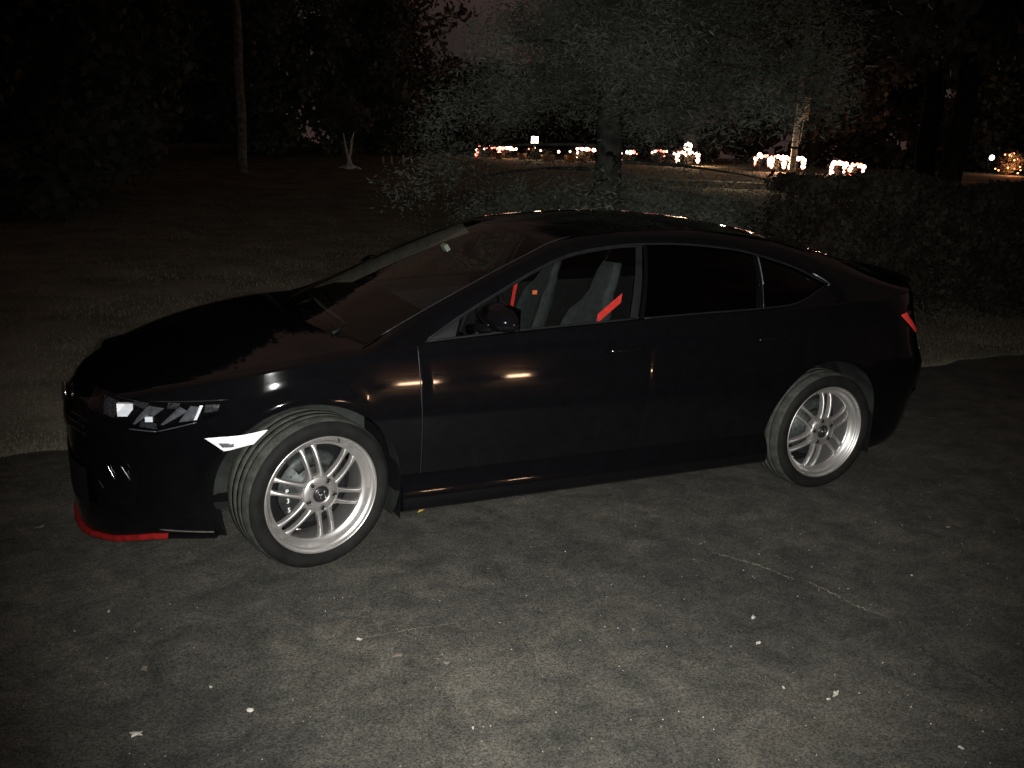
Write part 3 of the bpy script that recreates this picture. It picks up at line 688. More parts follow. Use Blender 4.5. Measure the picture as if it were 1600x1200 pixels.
# ---- wheels
TR = .322
def wheel_meshes():
    D = {}
    t = MB(); t.mi = 0
    outer = [(.244, -.012), (.250, -.002), (.262, .008), (.285, .014), (.302, .008), (.312, -.006)]
    t.lathe(outer, 72)
    t.mi = 1
    t.lathe([(.312, -.006), (.319, -.018), (TR, -.045), (TR, -.058), (TR-.004, -.0595), (TR-.004, -.0625), (TR+.0005, -.064), (TR+.001, -.100), (TR-.004, -.1015), (TR-.004, -.106), (TR+.001, -.1075), (TR+.001, -.147), (TR-.004, -.1485), (TR-.004, -.1515), (TR, -.153), (TR, -.185), (.316, -.208)], 96)
    t.mi = 0
    t.lathe([(.316, -.208), (.300, -.222), (.262, -.222), (.235, -.215)], 72)
    # raised tread blocks between the grooves
    t.mi = 1
    for k in range(60):
        a = 2*PI*k/60
        for y0, y1, sk in ():
            V = []
            for da in (-.030, .030):
                for yy, sh in ((y0, 0), (y1, sk)):
                    for r in (TR-.006, TR+.0035 if yy not in (-.012, -.203) else .3185):
                        V.append((r*math.cos(a+da+sh), yy, r*math.sin(a+da+sh)))
            t.add(V, [(0, 1, 3, 2), (4, 6, 7, 5), (0, 4, 5, 1), (2, 3, 7, 6), (1, 5, 7, 3)])
    D['tyre'] = (t, ['rubber', 'tread'])
    r = MB()
    r.lathe([(.250, -.010), (.2515, .000), (.2490, .003), (.2460, .002), (.2435, -.001), (.2405, -.010), (.2370, -.014), (.2330, -.015), (.2290, -.020), (.2240, -.033), (.2160, -.042), (.2090, -.046), (.2050, -.049), (.2040, -.055), (.206, -.085), (.212, -.10), (.214, -.20), (.235, -.215)], 96)
    def spoke(a, off):
        u = Vector((math.cos(a), 0, math.sin(a))); v = Vector((-math.sin(a), 0, math.cos(a)))
        st = [(.070, .0125, -.020, .030), (.080, .0098, -.0195, .030), (.095, .0076, -.020, .030), (.12, .0066, -.022, .028), (.15, .0064, -.027, .028), (.18, .0070, -.036, .028), (.195, .0092, -.043, .028), (.207, .0140, -.047, .026), (.213, .0175, -.050, .024)]
        rows = []
        for q, hw, y, dep in st:
            spread = off*(.0235+.0035*(q-.07)/.14)
            c = u*q+v*spread
            rows.append([c+v*hw+Vector((0, y-dep, 0)), c+v*hw*1.0+Vector((0, y-.003, 0)), c+v*hw*.72+Vector((0, y, 0)), c-v*hw*.72+Vector((0, y, 0)), c-v*hw+Vector((0, y-.003, 0)), c-v*hw+Vector((0, y-dep, 0))])
        r.grid(rows)
    for k in range(6):
        a = math.radians(-8+60*k)
        for off in (-1, 1): spoke(a, off)
        # web at the root of a pair
        u = Vector((math.cos(a), 0, math.sin(a))); v = Vector((-math.sin(a), 0, math.cos(a)))
        r.add([u*.068+v*.028+Vector((0, -.024, 0)), u*.068-v*.028+Vector((0, -.024, 0)), u*.088-v*.022+Vector((0, -.024, 0)), u*.080+Vector((0, -.024, 0)), u*.088+v*.022+Vector((0, -.024, 0))], [(0, 1, 2, 3, 4)])
    r.lathe([(.034, -.022), (.036, -.014), (.040, -.013), (.060, -.014), (.072, -.017), (.080, -.022), (.082, -.035), (.080, -.06)], 60)
    D['rim'] = (r, 'silver')
    c = MB(); c.lathe([(1e-4, -.010), (.022, -.0095), (.030, -.011), (.034, -.015), (.034, -.022)], 40); D['centre_cap'] = (c, 'dark')
    e = MB(); e.tube([(.0235*math.cos(a)*(.86+.14*abs(math.sin(a))), -.0090, .0225*math.sin(a)) for a in [2*PI*i/32 for i in range(33)]], .0014, 5, False)
    for sx in (-1, 1): e.tube([(sx*.0095, -.0088, -.014), (sx*.0125, -.0088, .014)], .0019, 5)
    e.tube([(-.0095, -.0088, 0), (.0095, -.0088, 0)], .0018, 5); D['emblem'] = (e, 'chrome')
    n = MB(); n.lathe([(1e-4, .002), (.006, .002), (.010, -.002), (.0125, -.0022), (.0130, .0010), (.0145, .0006), (.0145, -.004)], 16); D['lug_nut'] = (n, 'dark')
    d = MB(); d.lathe([(.05, -.085), (.075, -.085), (.08, -.098), (.150, -.098), (.152, -.112), (.08, -.112)], 60)
    for k in range(20):
        a = 2*PI*k/20; d.box((.115*math.cos(a), -.0975, .115*math.sin(a)), (.007, .002, .007))
    D['brake_disc'] = (d, 'iron')
    c = MB(); rows = []
    for i in range(13):
        a = math.radians(50+75*i/12); rows.append([(q*math.cos(a), y, q*math.sin(a)) for q, y in ((.10, -.118), (.10, -.082), (.125, -.072), (.155, -.075), (.168, -.09), (.168, -.13))])
    c.grid(rows); D['caliper'] = (c, 'iron')
    bk = MB(); bk.lathe([(1e-3, -.15), (.10, -.15), (.205, -.16)], 40); D['backing_plate'] = (bk, 'interior')
    v = MB(); v.tube([(.0, -.018, .238), (.004, -.004, .226)], .0042, 8); D['valve'] = (v, 'dark')
    bw = MB(); bw.box((0, -.118, 0), (.040, .004, .010)); D['balance_weight'] = (bw, 'chrome')
    return {k: b.build(k, m).data for k, (b, m) in D.items()}
WM = wheel_meshes()
for o in list(COL.objects):
    if o.data in list(WM.values()) and o.parent is None: bpy.data.objects.remove(o)
txt = text_mesh('ENKEI', .013, .0006, 'rim_lettering'); txt.materials.append(M['dark'])
tx = {ch: text_mesh(ch, .028, .0006, 'disc_lettering') for ch in 'P35'}
for t_ in tx.values(): t_.materials.append(M['white'])
def wheel(x, s, steer, spin, first=False):
    W = empty('wheel', (x, s*.75, .325)); W.parent = CAR; W.rotation_euler = (0, 0, steer+(0 if s > 0 else PI))
    def put(k, parent, loc=(0, .15, 0), rot=(0, 0, 0)):
        o = link(k, WM[k], parent, loc, rot); return o
    ty = put('tyre', W); rm = put('rim', W, rot=(0, spin, 0))
    put('centre_cap', rm, (0, 0, 0)); put('emblem', rm, (0, 0, 0), (0, -spin+math.radians(20) if x > 1 else -spin, 0))
    for k in range(5):
        a = 2*PI*k/5+math.radians(94); put('lug_nut', rm, (.057*math.cos(a), -.0135, .057*math.sin(a)))
    put('valve', rm, (0, 0, 0), (0, math.radians(6), 0))
    for a in (math.radians(-48), math.radians(-100)):
        put('balance_weight', rm, (.190*math.cos(a), 0, .190*math.sin(a)), (0, -a+PI/2, 0))
    o = link('rim_lettering', txt, rm, (.2305*math.cos(.42), -.0145, .2305*math.sin(.42)), (PI/2, 0, 0)); o.rotation_euler = (PI/2, PI/2-.42, PI)
    put('brake_disc', W); put('caliper', W, rot=(0, 0, 0)); put('backing_plate', W)
    if x > 1 and s > 0:
        for i, ch in enumerate('P35'):
            o = link('disc_lettering', tx[ch], W, (.135-.003*i, .15-.045, .030-.040*i), (PI/2, 0, PI))
    return W
wheel(WB, 1, .259, math.radians(-27)); wheel(0, 1, 0, math.radians(14)); wheel(WB, -1, .259, .3); wheel(0, -1, 0, .5)
for wd in ('hub_axle',):
    pass

# ------------------------------------------------------------------ fallen leaves and chips on the drive
def leaf(name, x, y, size, m, label, seed, cat='leaf', group=None, flat=.25):
    rnd = random.Random(seed); n = 9; V = [(0, 0, .006+size*flat*.5)]; a0 = rnd.uniform(0, 6)
    for k in range(n):
        a = a0+2*PI*k/n; r = size*rnd.uniform(.35, 1.0)*(1 if k % 2 else .75); V.append((r*math.cos(a)*1.3, r*math.sin(a)*.75, .004+rnd.uniform(0, size*flat)))
    V += [(v[0], v[1], v[2]-.0025) for v in V]
    F = [(0, k+1, (k+1) % n+1) for k in range(n)]+[(n+1, (k+1) % n+n+2, k+n+2) for k in range(n)]+[(k+1, k+n+2, (k+1) % n+n+2, (k+1) % n+1) for k in range(n)]
    o = mesh(name, V, F, m, None, False, (x, y, GZ), (0, 0, rnd.uniform(0, 6))); return tag(o, label, cat, group)
LG = 'fallen leaves and chips on the driveway'
for i, (nm, x, y, sz, m, lb) in enumerate([
    ('leaf', 2.11, .50, .024, 'yleaf', 'yellow fallen leaf under the sill just behind the front wheel'),
    ('leaf', 1.29, 2.37, .022, 'chip', 'large pale crumpled leaf at the lower right of the driveway'),
    ('leaf', 1.335, 2.385, .010, 'chip', 'small pale scrap touching the large crumpled leaf at lower right'),
    ('leaf', 1.23, 1.88, .016, 'chip', 'pale leaf, upper one of the close pair right of the middle of the driveway'),
    ('leaf', 1.33, 2.03, .017, 'chip', 'pale leaf, lower one of the close pair right of the middle of the driveway'),
    ('leaf', 3.08, 1.77, .020, 'chip', 'brightest pale leaf on the driveway below the front wheel, at lower left'),
    ('leaf', 3.40, 1.77, .021, 'chip', 'pale leaf nearest the bottom left corner of the driveway'),
    ('leaf', 2.67, 1.50, .014, 'chip', 'small white chip at the left end of the faint straight scratch'),
    ('leaf', 2.58, 1.65, .024, 'brownleaf', 'wide tan leaf on the driveway straight above the black scrap'),
    ('leaf', 2.43, 1.75, .017, 'brownleaf', 'tan leaf to the right of and below the wide tan leaf'),
    ('debris', 2.595, 1.81, .015, 'black', 'small black scrap lying alone on the driveway'),
    ('leaf', 3.37, 1.43, .018, 'brownleaf', 'tan leaf on the left side of the driveway below the red lip'),
    ('leaf', 3.48, 1.00, .015, 'chip', 'pale leaf just below the red front lip'),
    ('leaf', 1.43, 2.28, .009, 'chip', 'tiny pale chip left of the large crumpled leaf at lower right'),
    ('leaf', 3.18, 1.61, .009, 'chip', 'tiny pale chip above and left of the brightest pale leaf'),
    ('leaf', 1.71, 1.79, .010, 'brownleaf', 'small tan chip in the middle right of the driveway'),
    ('leaf', 2.47, 2.10, .008, 'chip', 'tiny bright chip near the bottom centre of the driveway'),
    ('leaf', 1.13, 2.72, .012, 'chip', 'pale chip nearest the bottom right corner of the driveway'),
    ('leaf', -.24, 1.53, .013, 'brownleaf', 'tan chip on the driveway out past the rear wheel'),
    ('leaf', .35, 1.84, .009, 'chip', 'tiny pale chip right of the crack below the rear wheel'),
    ('leaf', 3.76, .12, .024, 'brownleaf', 'tan leaf lying on the asphalt ahead of the front bumper'),
    ]):
    leaf(nm, x, y, sz, m, lb, 40+i, 'leaf' if nm == 'leaf' else 'debris', LG)
rnd = random.Random(5); V = []; F = []
for i in range(900):
    x = rnd.uniform(-2, 4.5); y = rnd.uniform(1.0, 3.6); r = rnd.uniform(.0008, .0032); n = len(V)
    V += [(x+r, y, GZ), (x-r*.6, y+r, GZ), (x-r*.5, y-r, GZ), (x, y, GZ+r*1.2)]; F += [(n, n+1, n+3), (n+1, n+2, n+3), (n+2, n, n+3)]
M['gritm'] = mat('pale_grit', (.30, .28, .25), .8, noise=.6, nscale=2)
tag(mesh('grit', V, F, 'gritm', smooth=False), 'scattered pale grit lying over the asphalt driveway', 'grit', None, 'stuff')

# ------------------------------------------------------------------ trees
def foliage(centres, n, size, spread, rnd, needle=False):
    """clusters of small leaf faces round the centres"""
    V = []; F = []
    for i in range(n):
        c, r = centres[rnd.randrange(len(centres))]
        d = Vector((rnd.gauss(0, 1), rnd.gauss(0, 1), rnd.gauss(0, .75))); d.normalize(); p = Vector(c)+d*r*rnd.random()**.45*spread
        a = Vector((rnd.gauss(0, 1), rnd.gauss(0, 1), rnd.gauss(0, .6)-(.3 if needle else 0))).normalized(); q = a.orthogonal().normalized()
        q.rotate(Matrix.Rotation(rnd.uniform(0, 6.28), 3, a))
        l = size*rnd.uniform(.6, 1.4); wd = l*(.10 if needle else .5); k = len(V)
        V += [p-q*wd*.4, p+a*l*.5-q*wd, p+a*l, p+a*l*.5+q*wd]; F.append((k, k+1, k+2, k+3))
    return V, F
def limb(b, p0, p1, r0, r1, rnd, n=7, sag=0):
    pts = []; 
    for i in range(n):
        t = i/(n-1); p = Vector(p0).lerp(Vector(p1), t)+Vector((rnd.gauss(0, .02), rnd.gauss(0, .02), rnd.gauss(0, .02)))*(p1-p0).length*.5*(1 if 0 < i < n-1 else 0); p.z -= sag*t*t; pts.append(p)
    b.tube(pts, [r0+(r1-r0)*i/(n-1) for i in range(n)], 7); return pts
def pine():
    rnd = random.Random(11); loc = (-2.69, -6.2, 0)
    T = empty('pine_tree', loc, 0, 'tall soft-needled pine right behind the car roof, greenish in the flash', 'tree', None)
    b = MB(); b.tube([(.012*math.sin(k*1.3), .010*math.sin(k*2.1+1), -.1+k*.45) for k in range(18)], [.20-.006*k+.006*math.sin(k*2.7) for k in range(18)], 14)
    cent = []
    right = Vector((rt0.x, rt0.y, 0)).normalized()
    zs = [1.0, 1.3, 1.5, 1.7, 1.9, .8, 1.1, 1.45, .55, .75, .95, .7, 1.0, .85, 1.1, .6, 1.4, 1.6, 1.8]+[2.15+k*.085 for k in range(58)]
    for k, z in enumerate(zs):
        a = k*2.399+rnd.uniform(-.3, .3)
        d = Vector((math.cos(a), math.sin(a), 0)); Lr = rnd.uniform(2.2, 3.2)*(1-.02*z) if z > 2 else rnd.uniform(1.2, 2.4)+(.8 if z > 1.25 else 0)
        lat = d.dot(right)
        if z > 3.1 and lat < -.15: Lr *= .42
        elif lat < -.3: Lr *= 1.12
        p0 = Vector((0, 0, z)); p1 = p0+d*Lr+Vector((0, 0, rnd.uniform(.0, .5) if z > 2 else rnd.uniform(.0, .15)))
        pts = []
        for i in range(11):
            t = i/10; p = p0.lerp(p1, t)+Vector((rnd.gauss(0, .02), rnd.gauss(0, .02), -.30*t*t)); pts.append(p)
        b.tube(pts, [.030-.0025*i for i in range(11)], 6)
        for q in pts[2:]:
            for rep in range(2):
                qq = q+Vector((rnd.gauss(0, .20), rnd.gauss(0, .20), rnd.gauss(0, .10)))
                wz = qq.z
                lt = qq.dot(right)
                if 1.22 < wz < 1.92 and -1.9 < lt < 2.5 and rnd.random() < .88: continue
                if lt < -1.3: qq.z -= .5*rnd.random()*(-lt-1.3)*2
                cent.append((qq, rnd.uniform(.20, .42)))
    b.build('trunk', 'bark', T)
    V, F = foliage(cent, 300000, .070, 1.35, rnd, True); mesh('crown', V, F, 'needle', T, False)
pine()
def tree_mesh(seed, H, R, zlow, n, size, cone=False, nl=34):
    rnd = random.Random(seed); b = MB(); limb(b, Vector((0, 0, -.2)), Vector((rnd.uniform(-.3, .3), rnd.uniform(-.3, .3), H*.86)), .16+H*.012, .05, rnd, 10)
    cent = []
    for k in range(nl):
        t = (k+.5)/nl; z = zlow+(H-zlow)*t; a = k*2.399+rnd.uniform(-.4, .4)
        rr = R*((1-t)**.8 if cone else math.sin(PI*min(.98, t*.86+.12))**.6)*rnd.uniform(.65, 1.1)
        p0 = Vector((0, 0, z-rr*.2)); p1 = Vector((rr*math.cos(a), rr*math.sin(a), z+(-.1 if cone else .25)*rr))
        pts = limb(b, p0, p1, .05, .012, rnd, 5)
        for q in pts[1:]: cent.append((q, rnd.uniform(.35, .8)*R/3))
    V, F = foliage(cent, n, size, 1.0, rnd)
    return b, V, F
TK = {}
def tree_kind(key, *a, trunk='bark2', crown='evergreen', **k):
    b, V, F = tree_mesh(*a, **k); to = b.build('trunk', trunk); co = mesh('crown', V, F, crown, None, False)
    TK[key] = (to.data, co.data); bpy.data.objects.remove(to); bpy.data.objects.remove(co)
tree_kind('spruce', 21, 9.5, 2.9, .15, 18000, .20, cone=True, nl=50, trunk='darkbark')
tree_kind('dense', 22, 9.0, 3.4, .25, 18000, .21, nl=46, trunk='darkbark')
tree_kind('maple', 23, 10, 3.8, 1.5, 16000, .20, crown='leaf', nl=38, trunk='darkbark')
tree_kind('hightree', 25, 11, 4.4, 4.3, 15000, .22, crown='leaf', nl=32, trunk='darkbark')
tree_kind('oak', 24, 11, 4.4, 1.9, 17000, .22, crown='leaf', nl=40, trunk='darkbark')
def tree(name, kind, x, y, s, rz, label, group='trees behind the lawn'):
    T = empty(name, (x, y, terrain(x, y)), rz, label, 'tree', group); T.scale = (s, s, s)
    link('trunk', TK[kind][0], T); link('crown', TK[kind][1], T)
    return T
# left of the picture
tree('evergreen_tree', 'spruce', 6.6, -16.5, 1.05, .3, 'black evergreen closest to the left edge of the picture')
tree('evergreen_tree', 'dense', 4.6, -20.5, 1.1, 1.1, 'dark bushy tree second from the left edge')
tree('evergreen_tree', 'spruce', 10.2, -22.0, 1.2, 2.3, 'dark conical evergreen furthest out past the left edge')
tree('evergreen_tree', 'dense', -2.5, -37.0, 1.3, 2.0, 'dark bushy tree behind and left of the forked white trunk')
tree('evergreen_tree', 'spruce', -8.0, -39.0, 1.25, .9, 'dark evergreen standing back behind the forked white trunk')
tree('evergreen_tree', 'dense', 3.6, -33.0, 1.45, .2, 'distant dark tree behind the bare grey trunk')
tree('evergreen_tree', 'dense', 9.0, -32.0, 1.5, 1.9, 'distant dark tree far left at the back of the lawn')
# beyond the lit strings
tree('broadleaf_tree', 'maple', -17.5, -46.0, .48, .4, 'leafy tree behind the bright rectangular lantern')
tree('broadleaf_tree', 'oak', -25.5, -40.5, 1.1, 1.3, 'leafy tree behind the round glowing globe lamp')
tree('broadleaf_tree', 'maple', -31.0, -33.0, 1.25, 2.5, 'leafy tree behind the strings to the left of the utility pole')
tree('broadleaf_tree', 'oak', -10.5, -47.0, 1.2, 2.9, 'leafy tree behind the leftmost lit shrub')
tree('broadleaf_tree', 'dense', -42.0, -30.0, 1.3, .7, 'dark tree behind the strings to the right of the utility pole')
# right of the picture
tree('broadleaf_tree', 'hightree', -10.8, -7.6, .92, 1.8, 'spreading dark tree behind the hedge on the right')
tree('broadleaf_tree', 'hightree', -15.5, -12.5, 1.0, .1, 'dark tree overhanging the second group of lit shrubs')
tree('evergreen_tree', 'dense', -20.5, -8.8, 1.15, 2.7, 'dark bushy tree toward the right edge of the picture')
tree('broadleaf_tree', 'oak', -27.0, -11.0, 1.2, .5, 'distant leafy tree left of the orange-lit shrub')
tree('evergreen_tree', 'dense', -40.5, -21.0, 1.35, 1.5, 'distant dark tree behind the orange-lit shrub')
def woods(name, pts, h, n, seed, label, m='evergreen'):
    rnd = random.Random(seed); cent = []
    for i in range(len(pts)-1):
        a = Vector((*pts[i], 0)); c = Vector((*pts[i+1], 0)); L = (c-a).length
        for k in range(int(L*2.2)):
            p = a.lerp(c, rnd.random()); hh = h*rnd.uniform(.75, 1.12)
            for j in range(7): cent.append((Vector((p.x+rnd.gauss(0, 1.2), p.y+rnd.gauss(0, 1.2), terrain(p.x, p.y)+hh*(j+rnd.random())/7)), rnd.uniform(.7, 1.5)))
    V, F = foliage(cent, n, .55, 1.0, rnd); o = mesh(name, V, F, m, None, False); tag(o, label, 'woodland', None, 'stuff')
woods('woodland', [(26, -38), (12, -48), (2, -50), (-7, -58)], 15, 60000, 301, 'black mass of distant woodland closing the lawn at the left')
woods('woodland', [(-34, -44), (-44, -36), (-52, -26), (-58, -12)], 15, 46000, 302, 'dark distant woodland behind the lamps at the right', 'leaf')
woods('woodland', [(-12, -62), (-22, -60), (-34, -52)], 5.5, 20000, 303, 'low distant woodland behind the main row of lights', 'leaf')
# bare grey trunk at left
rnd = random.Random(9)
x, y = -.65, -27.57; z = terrain(x, y)
T = empty('bare_tree', (x, y, z), 0, 'tree with a tall straight pale grey trunk at the left, dark crown above', 'tree')
b = MB(); b.tube([(.02*math.sin(k*1.7), 0, -.2+k*.75) for k in range(13)], [.17-.004*k for k in range(13)], 10); b.build('trunk', 'bark2', T)
V, F = foliage([(Vector((rnd.gauss(0, 1.6), rnd.gauss(0, 1.3), 8.3+rnd.gauss(0, 1.2))), .9) for _ in range(30)], 7000, .22, 1, rnd); mesh('crown', V, F, 'evergreen', T, False)
# forked white trunk, lit
x, y = -4.9, -29.8; z = terrain(x, y)
T = empty('forked_tree', (x, y, z), 0, 'small tree with a forked white trunk spreading at its base', 'tree')
b = MB(); rr = Vector((rt0.x, rt0.y, 0)).normalized()
g = lambda a, h: rr*a+Vector((0, 0, h))
b.tube([g(-.10, 0), g(-.03, .12), g(0, .3), g(-.10, .65), g(-.17, 1.0), g(-.22, 1.35)], [.19, .11, .075, .05, .035, .02], 8)
b.tube([g(.12, 0), g(.05, .12), g(.02, .28)], [.17, .10, .06], 8)
b.tube([g(-.02, .28), g(.06, .7), g(.10, 1.1), g(.20, 1.4)], [.05, .045, .045, .02], 8)
b.tube([g(-.45, .03), g(-.1, .12), g(0, .2)], [.02, .06, .06], 6); b.tube([g(.45, .03), g(.1, .12), g(0, .2)], [.02, .06, .06], 6); b.build('trunk', 'birch', T)
V, F = foliage([(g(rnd.uniform(-.7, .7), 2.0+rnd.gauss(0, .3)), .5) for _ in range(14)], 1800, .14, 1, rnd); mesh('crown', V, F, 'leaf', T, False)

# hedge on the right
def hedge(name, pts, h, wd, n, m, label, seed):
    rnd = random.Random(seed); P = [Vector((*p, 0)) for p in pts]; V = []; F = []; b = MB()
    Ls = [(P[i+1]-P[i]).length for i in range(len(P)-1)]; tot = sum(Ls)
    for i in range(n):
        s_ = rnd.random()*tot; k = 0
        while s_ > Ls[k]: s_ -= Ls[k]; k += 1
        d = (P[k+1]-P[k]).normalized(); nn = Vector((-d.y, d.x, 0)); p = P[k]+d*s_
        hh = h*(1+.035*math.sin(p.x*2.3)+.03*math.sin(p.x*5.1+p.y))
        u = rnd.random()
        if u < .4: q = p+nn*wd*(.5-rnd.random()**2*.2)+Vector((0, 0, rnd.uniform(.02, hh)))
        elif u < .55: q = p-nn*wd*(.5-rnd.random()**2*.2)+Vector((0, 0, rnd.uniform(.02, hh)))
        elif u < .85: q = p+nn*wd*rnd.uniform(-.5, .5)+Vector((0, 0, hh-rnd.random()**2*.15))
        else: q = p+nn*wd*rnd.uniform(-.4, .4)+Vector((0, 0, rnd.uniform(.1, hh)))
        q += Vector((rnd.gauss(0, .03), rnd.gauss(0, .03), rnd.gauss(0, .02)))
        a = Vector((rnd.gauss(0, 1), rnd.gauss(0, 1), rnd.gauss(0, 1))).normalized(); o = a.orthogonal().normalized(); l = rnd.uniform(.05, .10); kk = len(V)
        V += [q-o*l*.3, q+a*l*.5-o*l*.4, q+a*l, q+a*l*.5+o*l*.4]; F.append((kk, kk+1, kk+2, kk+3))
    T = empty(name, (0, 0, 0), 0, label, 'hedge'); mesh('foliage', V, F, m, T, False)
hedge('hedge', [(-3.85, -3.95), (-4.6, -3.75), (-6.4, -3.1), (-8.6, -2.2), (-11, -1.0)], 1.50, 1.1, 60000, 'hedge', 'long clipped dark hedge to the right behind the rear of the car', 31)
# low shrub and twigs between the pine and the hedge
def shrub_mesh(seed, r, h, n, leafs, twig=10, m='leaf'):
    rnd = random.Random(seed); b = MB()
    for k in range(twig):
        a = rnd.uniform(0, 6.28); b.tube([Vector((0, 0, -.03)), Vector((r*.4*math.cos(a), r*.4*math.sin(a), h*.5)), Vector((r*.8*math.cos(a), r*.8*math.sin(a), h*rnd.uniform(.7, 1.1)))], [.012, .008, .004], 5)
    V, F = foliage([(Vector((rnd.gauss(0, r*.45), rnd.gauss(0, r*.45), h*rnd.uniform(.25, .85))), r*.45) for _ in range(14)], n, leafs, 1, rnd)
    return b, V, F
for i, (x, y, r, h, lb) in enumerate([(-3.9, -6.0, .75, .95, 'spiky low shrub just right of the pine trunk, above the car roof'), (-1.3, -6.6, .7, .75, 'low shrub just left of the pine trunk, above the windscreen'), (-5.9, -7.4, .8, 1.0, 'twiggy shrub at the left end of the hedge')]):
    b, V, F = shrub_mesh(60+i, r, h, 1500, .09, 22); T = empty('shrub', (x, y, 0), 0, lb, 'shrub', 'low shrubs behind the car'); b.build('stems', 'darkbark', T); mesh('foliage', V, F, 'hedge', T, False)

# ------------------------------------------------------------------ utility pole, low wall
x, y = -23.95, -26.65; z = terrain(x, y)
T = empty('utility_pole', (x, y, z), 0, 'tall weathered wooden utility pole with a grey box on it, among the lit shrubs', 'utility pole')
b = MB(); b.tube([(0, 0, -.3), (.02, 0, 3), (.04, .02, 9)], [.145, .135, .10], 14); b.build('pole', 'wood', T)
b = MB(); b.box((-.16, .18, 2.75), (.30, .22, .95)); b.tube([(-.16, .17, 2.3), (-.12, .13, 1.3)], .02); b.build('meter_box', 'stone', T, smooth=False)
b = MB(); b.tube([(.005, .0, 1.05), (.008, 0, 1.17)], .150, 14); b.build('band', 'plastic', T)
b = MB(); P = [(-14.3, -23.9), (-15.5, -22.95), (-16.8, -21.95), (-18.2, -20.87), (-20, -19.5)]
for i in range(len(P)-1):
    a = Vector((*P[i], 0)); c = Vector((*P[i+1], 0)); d = (c-a).normalized(); m_ = (a+c)/2
    b.box((m_.x, m_.y, terrain(m_.x, m_.y)+.04), ((c-a).length-.02, .25, .34), Matrix.Rotation(math.atan2(d.y, d.x), 3, 'Z'))
o = b.build('low_wall', 'stone', smooth=False); tag(o, 'low pale garden wall running from behind the pine toward the hedge', 'wall')

# ------------------------------------------------------------------ the lit shrubs and lamps far behind
bulbm = MB(); bulbm.ball((0, 0, 0), .060, 8, 6); bo = bulbm.build('bulb', 'warm'); BW = bo.data; bpy.data.objects.remove(bo)
bulbm = MB(); bulbm.ball((0, 0, 0), .055, 8, 6); bo = bulbm.build('bulb', 'warmred'); BR = bo.data; bpy.data.objects.remove(bo)
b_, V_, F_ = shrub_mesh(71, .48, .60, 900, .09, 8); so = b_.build('stems', 'bark2'); SS = so.data; bpy.data.objects.remove(so); so = mesh('foliage', V_, F_, 'hedge', None, False); SF = so.data; bpy.data.objects.remove(so)
right = Vector((rt0.x, rt0.y, 0)).normalized()
def lit_shrub(x, y, ztop, wd, h, dens, red, label_s, label_l, seed, drops=(0, 1)):
    rnd = random.Random(seed); z = terrain(x, y); base = ztop-h
    T = empty('shrub', (x, y, z), seed, label_s, 'shrub', 'shrubs wrapped in lights'); T.scale = (wd/.95, wd/.95, (ztop-.03-z)/.66)
    link('stems', SS, T); link('foliage', SF, T)
    L_ = empty('string_lights', (x, y, z), 0, label_l, 'string lights', 'light strings on the far shrubs')
    pts = []; n = max(6, int(wd/.085*dens)); loop = []
    for i in range(n):
        u = -1+2*i/(n-1); dz = (1-abs(u)**5)*.06
        loop.append(right*(u*wd*.5)+Vector((0, .35, ztop-z-.06+dz+rnd.gauss(0, .034))))
    wires = [loop[:]]
    pts += loop
    for s_ in drops:
        u = -1+2*s_; k = max(2, int(h/.10*dens)); dr = []
        for j in range(1, k+1): dr.append(right*(u*wd*.5+rnd.gauss(0, .015))+Vector((0, .35, ztop-z-.05-h*j/k*.85)))
        pts += dr; wires.append(dr)
    wb = MB()
    for wv in wires:
        if len(wv) > 1: wb.tube(wv, .006, 4)
    wb.build('wire', 'wire', L_)
    for p in pts:
        if rnd.random() < (.16 if dens < 1 else .04): continue
        o = link('bulb', BR if rnd.random() < red+.14 else BW, L_, tuple(p)); k_ = rnd.choice((.65, .85, 1.0, 1.2, 1.4, 1.7)); o.scale = (k_, k_, k_)
def placed(px_right, dist):   # lateral metres right of the view axis at a given distance
    c = Vector((CAM.x, CAM.y, 0)); f_ = Vector((fw.x, fw.y, 0)).normalized(); p = c+f_*dist+right*px_right; return p.x, p.y
